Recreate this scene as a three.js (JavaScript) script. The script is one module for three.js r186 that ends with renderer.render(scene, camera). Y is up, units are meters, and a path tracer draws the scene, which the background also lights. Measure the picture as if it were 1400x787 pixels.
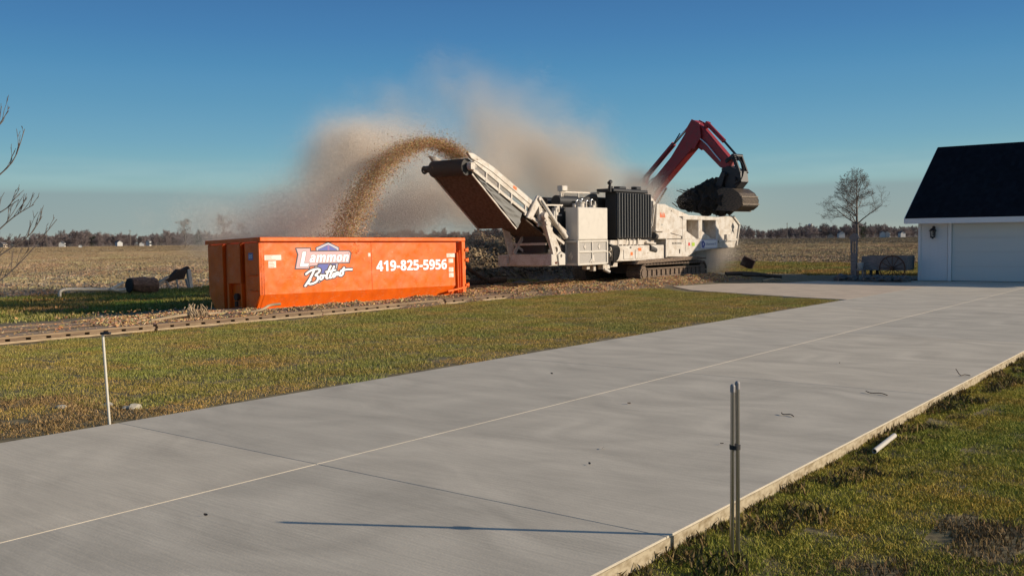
import * as THREE from 'three';
import { mergeGeometries, mergeVertices } from 'three/addons/utils/BufferGeometryUtils.js';
import { createNoise2D, createNoise3D } from 'simplex-noise';

// ------------------------------------------------------------------ camera, sky, sun, exposure
const scene = new THREE.Scene();
const camera = new THREE.PerspectiveCamera(33.68, 1024 / 575, 0.1, 6000);
camera.position.set(0, 1.7, 0);
camera.lookAt(0.78627, 1.7 - 0.05185, -0.61571);
camera.rotateZ(-0.0113);

const renderer = new THREE.WebGLRenderer({ antialias: true });
renderer.toneMapping = THREE.LinearToneMapping;
renderer.toneMappingExposure = 1.0;
renderer.shadowMap.enabled = true;

const SUN = new THREE.Vector3(0.502 * 0.951, 0.309, 0.865 * 0.951).normalize();
const sun = new THREE.DirectionalLight(new THREE.Color(1.0, 0.86, 0.68), 5);
sun.name = 'sun';
sun.position.copy(SUN).multiplyScalar(120).add(new THREE.Vector3(25, 0, -18));
sun.target.position.set(25, 0, -18);
sun.castShadow = true; sun.shadow.radius = 0.8;
sun.shadow.mapSize.set(4096, 4096);
Object.assign(sun.shadow.camera, { left: -60, right: 60, top: 40, bottom: -40, near: 1, far: 300 });
scene.add(sun, sun.target);

function rng(seed) { let a = seed >>> 0; return () => { a = (a + 0x6d2b79f5) | 0; let t = Math.imul(a ^ (a >>> 15), 1 | a); t = (t + Math.imul(t ^ (t >>> 7), 61 | t)) ^ t; return ((t ^ (t >>> 14)) >>> 0) / 4294967296; }; }
const n2 = createNoise2D(rng(11)), n3 = createNoise3D(rng(12));
const fbm2 = (x, y, o = 4) => { let s = 0, a = 0.5, f = 1; for (let i = 0; i < o; i++) { s += a * n2(x * f, y * f); a *= 0.5; f *= 2.03; } return s; };
const fbm3 = (x, y, z, o = 3) => { let s = 0, a = 0.5, f = 1; for (let i = 0; i < o; i++) { s += a * n3(x * f, y * f, z * f); a *= 0.5; f *= 2.03; } return s; };
const clamp = THREE.MathUtils.clamp, lerp = THREE.MathUtils.lerp, smooth = THREE.MathUtils.smoothstep;

{ // the sky: clear blue air, a low bank of haze with thin streaks of cloud above it
  const W = 2048, H = 1024, data = new Float32Array(W * H * 4);
  const srgb = (r, g, b) => new THREE.Color().setRGB(r / 255, g / 255, b / 255, THREE.SRGBColorSpace);
  const stops = [[-90, srgb(128, 138, 138)], [0, srgb(167, 176, 166)], [0.9, srgb(162, 174, 166)], [2.7, srgb(147, 171, 171)], [3.3, srgb(147, 182, 184)], [4, srgb(138, 178, 187)], [4.9, srgb(124, 172, 188)], [5.7, srgb(115, 166, 189)], [7, srgb(104, 158, 188)], [8, srgb(96, 152, 186)], [9.2, srgb(89, 146, 185)], [10.1, srgb(82, 140, 182)], [11.8, srgb(74, 129, 177)], [14.3, srgb(66, 116, 167)], [30, srgb(54, 98, 148)], [90, srgb(44, 80, 124)]];
  const c = new THREE.Color();
  for (let j = 0; j < H; j++) {
    const el = ((j + 0.5) / H - 0.5) * 180;
    let k = 0; while (k < stops.length - 2 && stops[k + 1][0] < el) k++;
    const f = clamp((el - stops[k][0]) / (stops[k + 1][0] - stops[k][0]), 0, 1);
    for (let i = 0; i < W; i++) {
      const az = (i + 0.5) / W * Math.PI * 2, ca = Math.cos(az), sa = Math.sin(az);
      c.copy(stops[k][1]).lerp(stops[k + 1][1], f);
      if (el > 0 && el < 12) {
        const e2 = el + 0.25 * fbm3(ca * 3, sa * 3, 2.1);
        const bank = smooth(e2, 0.0, 0.8) * (1 - smooth(e2, 2.75, 3.0)) * 0.5 * clamp(0.6 + fbm3(ca * 2, sa * 2, 7), 0, 1);
        c.lerp(srgb(136, 155, 160), bank);
        const streak = smooth(e2, 2.9, 3.5) * (1 - smooth(e2, 3.6, 5.2)) * clamp(0.15 + 1.2 * fbm3(ca * 6, sa * 6, el * 2.2, 4), 0, 0.35);
        c.lerp(srgb(156, 190, 194), streak);
      }
      const dir = [Math.cos(el * Math.PI / 180) * Math.cos(az - Math.PI), Math.sin(el * Math.PI / 180), Math.cos(el * Math.PI / 180) * Math.sin(az - Math.PI)];
      const g = Math.max(0, dir[0] * SUN.x + dir[1] * SUN.y + dir[2] * SUN.z);
      const glow = el > 0 ? 0.9 * Math.pow(g, 10) : 0;
      const o = (j * W + i) * 4;
      data[o] = c.r + glow * 1.0; data[o + 1] = c.g + glow * 0.86; data[o + 2] = c.b + glow * 0.68; data[o + 3] = 1;
    }
  }
  const t = new THREE.DataTexture(data, W, H, THREE.RGBAFormat, THREE.FloatType);
  t.mapping = THREE.EquirectangularReflectionMapping; t.magFilter = THREE.LinearFilter; t.needsUpdate = true;
  scene.background = t; scene.environment = t;
}

// ------------------------------------------------------------------ helpers
const V = (x, y, z) => new THREE.Vector3(x, y, z);
const used = new Map();
const numbered = (n) => { const k = used.get(n) ?? 0; used.set(n, k + 1); return k ? n + '_' + String(k).padStart(3, '0') : n; };
function shade(o) { o.traverse((m) => { if (m.isMesh) { m.castShadow = true; m.receiveShadow = true; } }); }
function thing(name, label, category, [x, y, z] = [0, 0, 0], turn = 0, group) {
  const o = new THREE.Group(); o.name = numbered(name); scene.add(o);
  o.position.set(x, y, z); o.rotation.y = turn; o.userData = { label, category };
  if (group) o.userData.group = group;
  return o;
}
function norm(g) { // same attributes everywhere so that geometries merge
  if (!g.attributes.uv) g.setAttribute('uv', new THREE.BufferAttribute(new Float32Array(g.attributes.position.count * 2), 2));
  for (const k of Object.keys(g.attributes)) if (!['position', 'normal', 'uv', 'color'].includes(k)) g.deleteAttribute(k);
  return g.index ? g.toNonIndexed() : g;
}
function merge(gs) { gs = [].concat(gs).flat(); if (gs.length === 1) return gs[0]; return mergeGeometries(gs.map(norm)); }
function part(name, gs, m, parent, label) {
  const o = new THREE.Mesh(merge(gs), m); o.name = parent === scene ? numbered(name) : name; o.castShadow = o.receiveShadow = true;
  if (label) o.userData.label = label;
  parent.add(o); return o;
}
function structure(name, gs, m) { const o = part(name, gs, m, scene); o.userData.kind = 'structure'; return o; }
function stuff(o, label, category) { o.userData = { kind: 'stuff', label, category }; o.castShadow = o.receiveShadow = true; scene.add(o); return o; }
// box given by its corners, with metre-sized uv
function bx(x0, y0, z0, x1, y1, z1) {
  const g = new THREE.BoxGeometry(Math.abs(x1 - x0), Math.abs(y1 - y0), Math.abs(z1 - z0));
  g.translate((x0 + x1) / 2, (y0 + y1) / 2, (z0 + z1) / 2);
  return metric(g);
}
function metric(g, k = 1) { // uv in metres from the facing of each face
  g = g.index ? g.toNonIndexed() : g;
  const p = g.attributes.position, n = new Float32Array(p.count * 2), a = V(), b = V(), c = V(), q = V();
  for (let i = 0; i < p.count; i += 3) {
    a.fromBufferAttribute(p, i); b.fromBufferAttribute(p, i + 1); c.fromBufferAttribute(p, i + 2);
    q.copy(b).sub(a).cross(c.clone().sub(a));
    const ax = Math.abs(q.x), ay = Math.abs(q.y), az = Math.abs(q.z);
    [a, b, c].forEach((v, j) => { const uv = ax >= ay && ax >= az ? [v.z, v.y] : ay >= az ? [v.x, v.z] : [v.x, v.y]; n[(i + j) * 2] = uv[0] * k; n[(i + j) * 2 + 1] = uv[1] * k; });
  }
  g.setAttribute('uv', new THREE.BufferAttribute(n, 2));
  return g;
}
// bevelled plate: an outline in x,y extruded from z0 to z1
function plate(pts, z0, z1, bevel = 0.012, holes = []) {
  const s = new THREE.Shape(pts.map(([x, y]) => new THREE.Vector2(x, y)));
  for (const [x, y, r] of holes) { const h = new THREE.Path(); h.absarc(x, y, r, 0, Math.PI * 2, true); s.holes.push(h); }
  const lo = Math.min(z0, z1), hi = Math.max(z0, z1), b = Math.min(bevel, (hi - lo) / 3);
  const g = new THREE.ExtrudeGeometry(s, { depth: hi - lo - 2 * b, bevelEnabled: b > 0, bevelSize: b, bevelThickness: b, bevelOffset: -b, bevelSegments: 1, curveSegments: 14 });
  g.translate(0, 0, lo + b); g.clearGroups();
  return metric(g);
}
// box with chamfered edges
function cbx(x0, y0, z0, x1, y1, z1, b = 0.015) { return plate([[x0, y0], [x1, y0], [x1, y1], [x0, y1]], z0, z1, b); }
function bar(a, b, w, h = w) { // rectangular bar between two points, w across and h high
  a = V(...a); b = V(...b); const L = a.distanceTo(b), g = new THREE.BoxGeometry(w, h, L);
  const m = new THREE.Matrix4().lookAt(a, b, Math.abs(b.y - a.y) > 0.98 * L ? V(1, 0, 0) : V(0, 1, 0)); m.setPosition(a.clone().lerp(b, 0.5));
  return metric(g).applyMatrix4(m);
}
function rod(a, b, r, r2 = r, seg = 10) {
  a = V(...a); b = V(...b); const d = b.clone().sub(a), L = d.length(), g = new THREE.CylinderGeometry(r2, r, L, seg);
  g.applyQuaternion(new THREE.Quaternion().setFromUnitVectors(V(0, 1, 0), d.normalize())); g.translate((a.x + b.x) / 2, (a.y + b.y) / 2, (a.z + b.z) / 2);
  return g;
}
function tube(pts, r, seg = 24, rs = 7) { return new THREE.TubeGeometry(new THREE.CatmullRomCurve3(pts.map((p) => V(...p))), seg, r, rs); }

// ------------------------------------------------------------------ textures
function tex(size, draw, { srgb = true, repeat = 1 } = {}) {
  const d = new Uint8Array(size * size * 4);
  for (let y = 0; y < size; y++) for (let x = 0; x < size; x++) { const c = draw(x / size, y / size, x, y), o = (y * size + x) * 4; for (let k = 0; k < 3; k++) d[o + k] = clamp(Math.round((Array.isArray(c) ? c[k] : c) * 255), 0, 255); d[o + 3] = 255; }
  const t = new THREE.DataTexture(d, size, size); t.wrapS = t.wrapT = THREE.RepeatWrapping; t.magFilter = THREE.LinearFilter; t.minFilter = THREE.LinearMipmapLinearFilter; t.generateMipmaps = true;
  if (srgb) t.colorSpace = THREE.SRGBColorSpace;
  t.repeat.set(repeat, repeat); t.needsUpdate = true; return t;
}
// tileable fractal noise: a torus in 3-D pairs blended at the seam
const wrapNoise = (f) => (u, v) => { const a = smooth(u, 0.86, 1), b = smooth(v, 0.86, 1); return lerp(lerp(f(u, v), f(u - 1, v), a), lerp(f(u, v - 1), f(u - 1, v - 1), a), b); };
const toS = (l) => (l <= 0.0031308 ? l * 12.92 : 1.055 * Math.pow(l, 1 / 2.4) - 0.055);
const lin = (c, k = 1) => c.map((v) => toS(clamp(v * k, 0, 1)));
const mixc = (a, b, t) => a.map((v, i) => lerp(v, b[i], t));

function M(name, color, roughness = 0.7, metalness = 0, extra = {}) {
  const m = new THREE.MeshPhysicalMaterial({ roughness, metalness, ...extra }); m.name = name;
  if (Array.isArray(color)) m.color.setRGB(...color); else m.color.set(color);
  return m;
}
const rnd = rng(5);

// concrete with broom strokes running across the drive (along z), mottling and small stains
const concreteA = wrapNoise((u, v) => {
  const mott = fbm2(u * 7 + 0.6 * n2(u * 3, v * 3), v * 4, 5), broom = fbm2(u * 85 + 2 * n2(u * 4, v * 2), v * 4.2 + 9, 3), fine = n2(u * 240, v * 60), patch = fbm2(u * 9 + 40, v * 2.2 + 7, 3);
  return 0.19 * mott + 0.065 * broom + 0.035 * fine + 0.12 * patch;
});
const concreteTex = tex(1024, (u, v) => {
  const c = concreteA(u, v), spot = fbm2(u * 60 + 90, v * 60, 2) > 0.62 ? -0.1 : 0;
  return lin([0.525, 0.46, 0.35], 1 + c + spot);
}, { repeat: 1 / 5.9 });
const concreteBump = tex(1024, wrapNoise((u, v) => 0.5 + 0.3 * n2(u * 150, v * 5) + 0.2 * n2(u * 300, v * 260)), { srgb: false, repeat: 1 / 5.9 });
const matConcrete = M('broomed concrete', [1, 1, 1], 0.85, 0, { map: concreteTex, bumpMap: concreteBump, bumpScale: 0.0012 });
const oldConcreteTex = tex(512, wrapNoise((u, v) => 0) && ((u, v) => lin([0.56, 0.44, 0.31], 1 + 0.18 * fbm2(u * 6, v * 6, 4) + 0.07 * n2(u * 90, v * 90))), { repeat: 1 / 6 });
const matOldConcrete = M('tan concrete', [1, 1, 1], 0.9, 0, { map: oldConcreteTex });
const matSlabEdge = M('slab edge', [0.52, 0.44, 0.33], 0.95);
const matJoint = M('saw cut', [0.5, 0.47, 0.42], 0.95);

const soilNoise = (s) => wrapNoise((u, v) => fbm2(u * s + 3, v * s + 5, 5));
const sn8 = soilNoise(8), sn30 = soilNoise(30);
const lawnSoilTex = tex(1024, (u, v) => { const a = clamp(0.5 + 0.8 * sn8(u, v), 0, 1), b = sn30(u, v); return lin(mixc([0.1, 0.075, 0.035], [0.22, 0.17, 0.075], a), 1 + 0.7 * b); }, { repeat: 1 / 3 });
const matLawnSoil = M('lawn thatch and soil', [1, 1, 1], 1, 0, { map: lawnSoilTex });
const fieldTex = tex(1024, (u, v) => { const a = clamp(0.5 + 1.0 * sn30(u, v), 0, 1), b = sn8(u, v); return lin(mixc([0.14, 0.1, 0.065], [0.4, 0.3, 0.185], a), 0.95 + 0.3 * b); }, { repeat: 1 / 7 });
const matField = M('stubble field soil', [1, 1, 1], 1, 0, { map: fieldTex });
const matDirt = M('bare brown dirt', [1, 1, 1], 1, 0, { map: tex(512, (u, v) => lin(mixc([0.09, 0.06, 0.04], [0.22, 0.155, 0.095], clamp(0.5 + sn30(u, v), 0, 1)), 1 + 0.3 * sn8(u, v)), { repeat: 1 / 2.5 }) });

const woodTex = (base, dark, sx = 3, sy = 40) => tex(512, wrapNoise((u, v) => 0) && ((u, v) => { const g = fbm2(u * sx, v * sy, 4), f = n2(u * sx * 8, v * sy * 3); return lin(mixc(base, dark, clamp(0.45 + 0.9 * g + 0.25 * f, 0, 1))); }), { repeat: 1 });
const matPlank = [[0.3, 0.2, 0.12], [0.24, 0.16, 0.1], [0.36, 0.25, 0.15]].map((c, i) => M('weathered plank ' + i, [1, 1, 1], 0.9, 0, { map: woodTex(c, mixc(c, [0.06, 0.04, 0.025], 0.7)) }));
const matPlankEdge = M('pale sawn plank', [1, 1, 1], 0.9, 0, { map: woodTex([0.5, 0.38, 0.24], [0.3, 0.21, 0.12]) });
const matGreyBoard = M('grey weathered board', [1, 1, 1], 0.95, 0, { map: woodTex([0.3, 0.26, 0.24], [0.14, 0.12, 0.11]) });
const matBark = M('bark', [1, 1, 1], 1, 0, { map: tex(256, (u, v) => lin(mixc([0.16, 0.11, 0.075], [0.05, 0.035, 0.025], clamp(0.5 + fbm2(u * 30, v * 8, 3), 0, 1)))) });

// ------------------------------------------------------------------ the ground
{
  const g = new THREE.CircleGeometry(2600, 96); g.rotateX(-Math.PI / 2); g.translate(0, -0.2, 0);
  structure('stubble_field', metric(g), matField);
}
const inYard = (x, z) => x < 66 + 0.1 * z + 1.2 * n2(z * 0.2, 3) && z > -34.5 + 1.0 * n2(x * 0.15, 9) - (x < 30 ? 0 : 0.06 * (x - 30));
function sheet(x0, x1, z0, z1, step, hgt, keep) {
  const nx = Math.ceil((x1 - x0) / step), nz = Math.ceil((z1 - z0) / step), P = [], UV = [], I = [];
  for (let j = 0; j <= nz; j++) for (let i = 0; i <= nx; i++) { const x = lerp(x0, x1, i / nx), z = lerp(z0, z1, j / nz); P.push(x, hgt(x, z), z); UV.push(x, z); }
  for (let j = 0; j < nz; j++) for (let i = 0; i < nx; i++) {
    const a = j * (nx + 1) + i, b = a + 1, c = a + nx + 1, d = c + 1;
    if (keep && !keep(lerp(x0, x1, (i + 0.5) / nx), lerp(z0, z1, (j + 0.5) / nz))) continue;
    I.push(a, c, b, b, c, d);
  }
  const g = new THREE.BufferGeometry(); g.setAttribute('position', new THREE.Float32BufferAttribute(P, 3)); g.setAttribute('uv', new THREE.Float32BufferAttribute(UV, 2)); g.setIndex(I); g.computeVertexNormals(); return g;
}
const lawnY = (x, z) => (z > -5 ? -0.1 + 0.03 * fbm2(x * 0.5, z * 0.5, 3) - 0.02 * smooth(z, -2.6, -1.5) : -0.03 + 0.012 * fbm2(x * 0.6, z * 0.6, 3) - 0.13 * smooth(Math.max(-z - 22, (x - 38) * 0.6), 0, 9));
structure('lawn', sheet(-12, 70, -40, -8.44, 0.5, lawnY, inYard), matLawnSoil);
structure('lawn', sheet(-6, 45, -2.62, 14, 0.3, lawnY), matLawnSoil);

{ // driveway: two rows of slabs with a pale centre joint and dark cross joints
  const drive = new THREE.Group(); drive.name = 'driveway'; drive.userData = { kind: 'structure', label: 'wide pale grey broomed concrete driveway' }; scene.add(drive);
  const tones = [[1, 1, 1], [0.95, 0.955, 0.96], [1.04, 1.03, 1.015]].map((c) => { const m = matConcrete.clone(); m.color.setRGB(...c); return m; });
  const xs = [-7.08, -1.18, 4.72, 10.62, 16.52, 22.42, 28.32, 34.22, 36.6];
  let k = 0;
  for (let i = 0; i < xs.length - 1; i++) for (const [z0, z1, from] of [[-8.45, -5.612, -9], [-5.598, -2.6, -9], [-2.59, 1.5, 16]]) {
    if (xs[i] < from) continue;
    const g = plate([[xs[i] + 0.003, z0], [xs[i + 1] - 0.003, z0], [xs[i + 1] - 0.003, z1], [xs[i] + 0.003, z1]], 0, 0.14, 0.003);
    g.rotateX(Math.PI / 2); // outline x,z ; thickness downwards
    const q = metric(g.index ? g.toNonIndexed() : g); q.translate(0, 0, 0);
    part('slab', q, tones[(k * 2 + (k >> 1)) % 3], drive); k++;
  }
  part('slab_edge', bx(-7, -0.14, -2.6, 15.9, -0.012, -2.594), M('soil stained slab edge', [1, 1, 1], 0.95, 0, { map: tex(512, (u, v) => { const d = fbm2(u * 14, v * 30, 4), k = fbm2(u * 5 + 3, v * 9, 3); return lin(mixc([0.46, 0.385, 0.26], [0.24, 0.18, 0.1], clamp(0.3 + 0.9 * d + 0.5 * k, 0, 1))); }, { repeat: 1 / 1.7 }) }), drive);
  part('joint_filler', bx(-7, -0.12, -5.6115, 36.5, -0.003, -5.5985), M('pale joint sealer', [0.6, 0.54, 0.43], 0.9), drive);
  part('sub_base', bx(-7, -0.2, -8.4, 36.5, -0.06, -2.68), matDirt, drive);
}
{ // the older tan slab reaching from the drive towards the grinder
  const pad = new THREE.Group(); pad.name = 'old_concrete_pad'; pad.userData = { kind: 'structure', label: 'older tan concrete pad beside the grey driveway' }; scene.add(pad);
  const outline = [[25.15, -8.47], [36.55, -8.47], [36.55, -12.4], [33, -13.4], [31.6, -15.2], [29.2, -15.8], [27.4, -14.2], [26.2, -11.6], [25.5, -9.8]];
  const g = plate(outline.map(([x, z]) => [x, z]), 0.004, 0.12, 0.006); g.rotateX(Math.PI / 2);
  part('slab', metric(g), matOldConcrete, pad);
}

// ------------------------------------------------------------------ grass, stubble, chips: instanced ground cover
function bladeTile(seed, size, n, hMin, hMax, wMin, wMax, greens) {
  const r = rng(seed), P = [], C = [], N = [];
  for (let i = 0; i < n; i++) {
    const x = (r() - 0.5) * size, z = (r() - 0.5) * size, a = r() * 6.283, h = lerp(hMin, hMax, r() * r()), w = lerp(wMin, wMax, r()) / 2, lean = h * lerp(0.1, 1.1, r()), b = r() * 6.283;
    const dx = Math.cos(a) * w, dz = Math.sin(a) * w, lx = Math.cos(b) * lean, lz = Math.sin(b) * lean;
    const c = mixc(greens[Math.floor(r() * greens.length)], greens[Math.floor(r() * greens.length)], r());
    const A = [x - dx, 0, z - dz], B = [x + dx, 0, z + dz], D = [x + lx * 0.35 - dx * 0.8, h * 0.6, z + lz * 0.35 - dz * 0.8], E2 = [x + lx * 0.35 + dx * 0.8, h * 0.6, z + lz * 0.35 + dz * 0.8], T = [x + lx, h, z + lz];
    for (const v of [A, B, E2, A, E2, D, D, E2, T]) { P.push(...v); C.push(...c); }
  }
  const g = new THREE.BufferGeometry(); g.setAttribute('position', new THREE.Float32BufferAttribute(P, 3)); g.setAttribute('color', new THREE.Float32BufferAttribute(C, 3)); g.computeVertexNormals(); return g;
}
const GREENS = [[0.15, 0.15, 0.032], [0.2, 0.185, 0.045], [0.27, 0.23, 0.07], [0.43, 0.33, 0.14], [0.52, 0.4, 0.19]];
const GREENS2 = [[0.16, 0.17, 0.034], [0.21, 0.205, 0.045], [0.28, 0.25, 0.06], [0.36, 0.3, 0.1], [0.19, 0.185, 0.042]];
const DRY = [[0.34, 0.26, 0.13], [0.26, 0.18, 0.09], [0.4, 0.31, 0.17], [0.16, 0.13, 0.04], [0.2, 0.14, 0.08]];
const matBlade = M('grass blade', [1, 1, 1], 0.75, 0, { vertexColors: true, specularIntensity: 0.25 });
function spread(name, label, category, geos, material, spots) { // spots: [x,y,z,turn,scale,[r,g,b]]
  const lists = geos.map(() => []); spots.forEach((s, i) => lists[i % geos.length].push(s));
  geos.forEach((g, k) => {
    if (!lists[k].length) return;
    const im = new THREE.InstancedMesh(g, material, lists[k].length); im.name = numbered(name);
    const m = new THREE.Matrix4(), q = new THREE.Quaternion(), e = new THREE.Euler(), c = new THREE.Color();
    lists[k].forEach(([x, y, z, t, s, col, tilt = [0, 0], sy = 1], i) => {
      q.setFromEuler(e.set(tilt[0], t, tilt[1], 'YXZ')); m.compose(V(x, y, z), q, V(s, s * sy, s)); im.setMatrixAt(i, m); im.setColorAt(i, c.setRGB(...(col ?? [1, 1, 1])));
    });
    stuff(im, label, category);
  });
}
const camSees = (x, z, margin = 4) => { const b = Math.atan2(-z, x) * 57.2958, d = Math.hypot(x, z); return d < 3 ? false : b > 8 - margin * 8 / d && b < 68 + margin * 8 / d; };
const bare = (x, z) => smooth(0.45 + 0.6 * fbm2(x * 0.9 + 4, z * 0.9, 3) - Math.max(0, Math.hypot((x - 4.45) / 1.05, (z + 9.7) / 1.7) - 0.7) * 2, 0, 0.35); // worn patch round the young tree
const bareR = (x, z) => { const e = Math.hypot((x - 6.2) / 1.9, (z + 1.35) / 0.75); return smooth(0.3 + 0.9 * fbm2(x * 1.3, z * 1.3, 3) - Math.max(0, e - 0.45) * 1.5, 0, 0.5) * 0.75; };
{ // left lawn strip, between the drive and the timber mats
  const tiles = [1, 2, 3].map((k) => bladeTile(k, 0.62, 900, 0.018, 0.058, 0.0035, 0.007, GREENS)), dry = [4, 5].map((k) => bladeTile(k, 0.62, 800, 0.012, 0.05, 0.004, 0.009, DRY)), r = rng(21), A = [], B = [];
  for (let x = 1; x < 28.4; x += 0.5) for (let z = -16.75; z < -8.4; z += 0.46) {
    const px = x + (r() - 0.5) * 0.3, pz = z + (r() - 0.5) * 0.3;
    if (!camSees(px, pz) || pz > -8.72 || pz < -16.7) continue;
    if (px > 25 + Math.max(0, (-pz - 9)) * 0.42) continue;
    const b = bare(px, pz), n = fbm2(px * 0.35, pz * 0.5, 3), t = smooth(n, -0.35, 0.4), nearDrive = smooth(pz, -10.4, -8.6);
    const warm = clamp(t * 0.75 + nearDrive * 0.5 * (0.6 + n), 0, 1);
    if (r() < 0.9 * b) { B.push([px, lawnY(px, pz), pz, r() * 6.28, 1, mixc([0.85, 0.74, 0.62], [1.5, 1.3, 1.1], r())]); if (r() < 0.55 + 0.4 * b) continue; }
    A.push([px, lawnY(px, pz) - 0.005, pz, Math.floor(r() * 4) * 1.5708, 1, mixc([0.95, 1.04, 0.76], [1.45, 1.22, 0.92], warm).map((v) => v * (0.9 + 0.2 * r())), [0, 0], lerp(1.15, 0.75, warm)]);
  }
  spread('lawn_grass', 'short olive green lawn grass between driveway and timber mats', 'grass', tiles, matBlade, A);
  spread('dead_grass', 'straw coloured dead grass patch beside the driveway', 'grass', dry, matBlade, B);
}
{ // right lawn in the foreground
  const tiles = [6, 7, 8].map((k) => bladeTile(k, 0.42, 1500, 0.014, 0.046, 0.003, 0.006, GREENS2)), dry = [9, 10].map((k) => bladeTile(k, 0.4, 330, 0.02, 0.08, 0.004, 0.009, DRY)), weed = [11, 12].map((k) => bladeTile(k, 0.3, 190, 0.025, 0.1, 0.006, 0.022, [[0.07, 0.075, 0.03], [0.1, 0.07, 0.04], [0.17, 0.12, 0.06], [0.05, 0.06, 0.02], [0.2, 0.15, 0.08]])), r = rng(22), A = [], B = [], W = [];
  for (let x = 2.5; x < 26; x += 0.3) for (let z = -2.62; z < 6; z += 0.3) {
    const px = x + (r() - 0.5) * 0.2, pz = z + (r() - 0.5) * 0.2; if (!camSees(px, pz, 2)) continue;
    const b = bareR(px, pz), n = fbm2(px * 0.5 + 30, pz * 0.6, 3), edge = 1 - smooth(pz, -2.5, -1.95 + 0.35 * n2(px * 1.7, 4));
    if (pz < -2.7) continue;
    if (r() < b) { B.push([px, lawnY(px, pz), pz, r() * 6.28, 0.9, mixc([0.5, 0.42, 0.36], [0.95, 0.85, 0.75], r())]); if (r() < 0.62) continue; }
    if (r() < edge * 0.95) W.push([px, lawnY(px, pz), pz, r() * 6.28, lerp(0.5, 1.1, r()), mixc([0.8, 0.8, 0.7], [1.6, 1.4, 1.0], r())]);
    const warm = smooth(n, -0.3, 0.45);
    A.push([px, lawnY(px, pz) - 0.004, pz, Math.floor(r() * 4) * 1.5708, 1, mixc([1.3, 1.4, 1.0], [1.75, 1.5, 1.1], warm).map((v) => v * (0.93 + 0.14 * r()))]);
  }
  spread('lawn_grass', 'green foreground lawn grass right of the driveway', 'grass', tiles, matBlade, A);
  spread('dead_grass', 'thin brown grass on the bare patch by the twin posts', 'grass', dry, matBlade, B);
  spread('edge_weeds', 'dark brown weeds and leaf litter along the slab edge', 'weeds', weed, matBlade, W);
}
{ // rough grass behind the mats and beyond the garage
  const tiles = [13, 14].map((k) => bladeTile(k, 1.5, 620, 0.04, 0.14, 0.012, 0.026, GREENS)), r = rng(23), A = [];
  for (let x = 5; x < 68; x += 1.25) for (let z = -36; z < -6; z += 1.25) {
    const px = x + (r() - 0.5) * 0.7, pz = z + (r() - 0.5) * 0.7; if (!camSees(px, pz) || !inYard(px, pz)) continue;
    if (pz > -21.8 && px < 41) continue; if (px > 20 && px < 42 && pz > -31 && r() < 0.75) continue;
    const n = fbm2(px * 0.12, pz * 0.25, 3), far = smooth(px, 38, 46);
    A.push([px, lawnY(px, pz), pz, r() * 6.28, 1, mixc([0.65, 0.95, 0.6], [1.35, 1.1, 0.85], clamp(0.4 + n + far * 0.3, 0, 1)).map((v) => v * (0.7 + 0.3 * r()))]);
  }
  spread('yard_grass', 'rough green grass in the yard before the stubble field', 'grass', tiles, matBlade, A);
}
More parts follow.
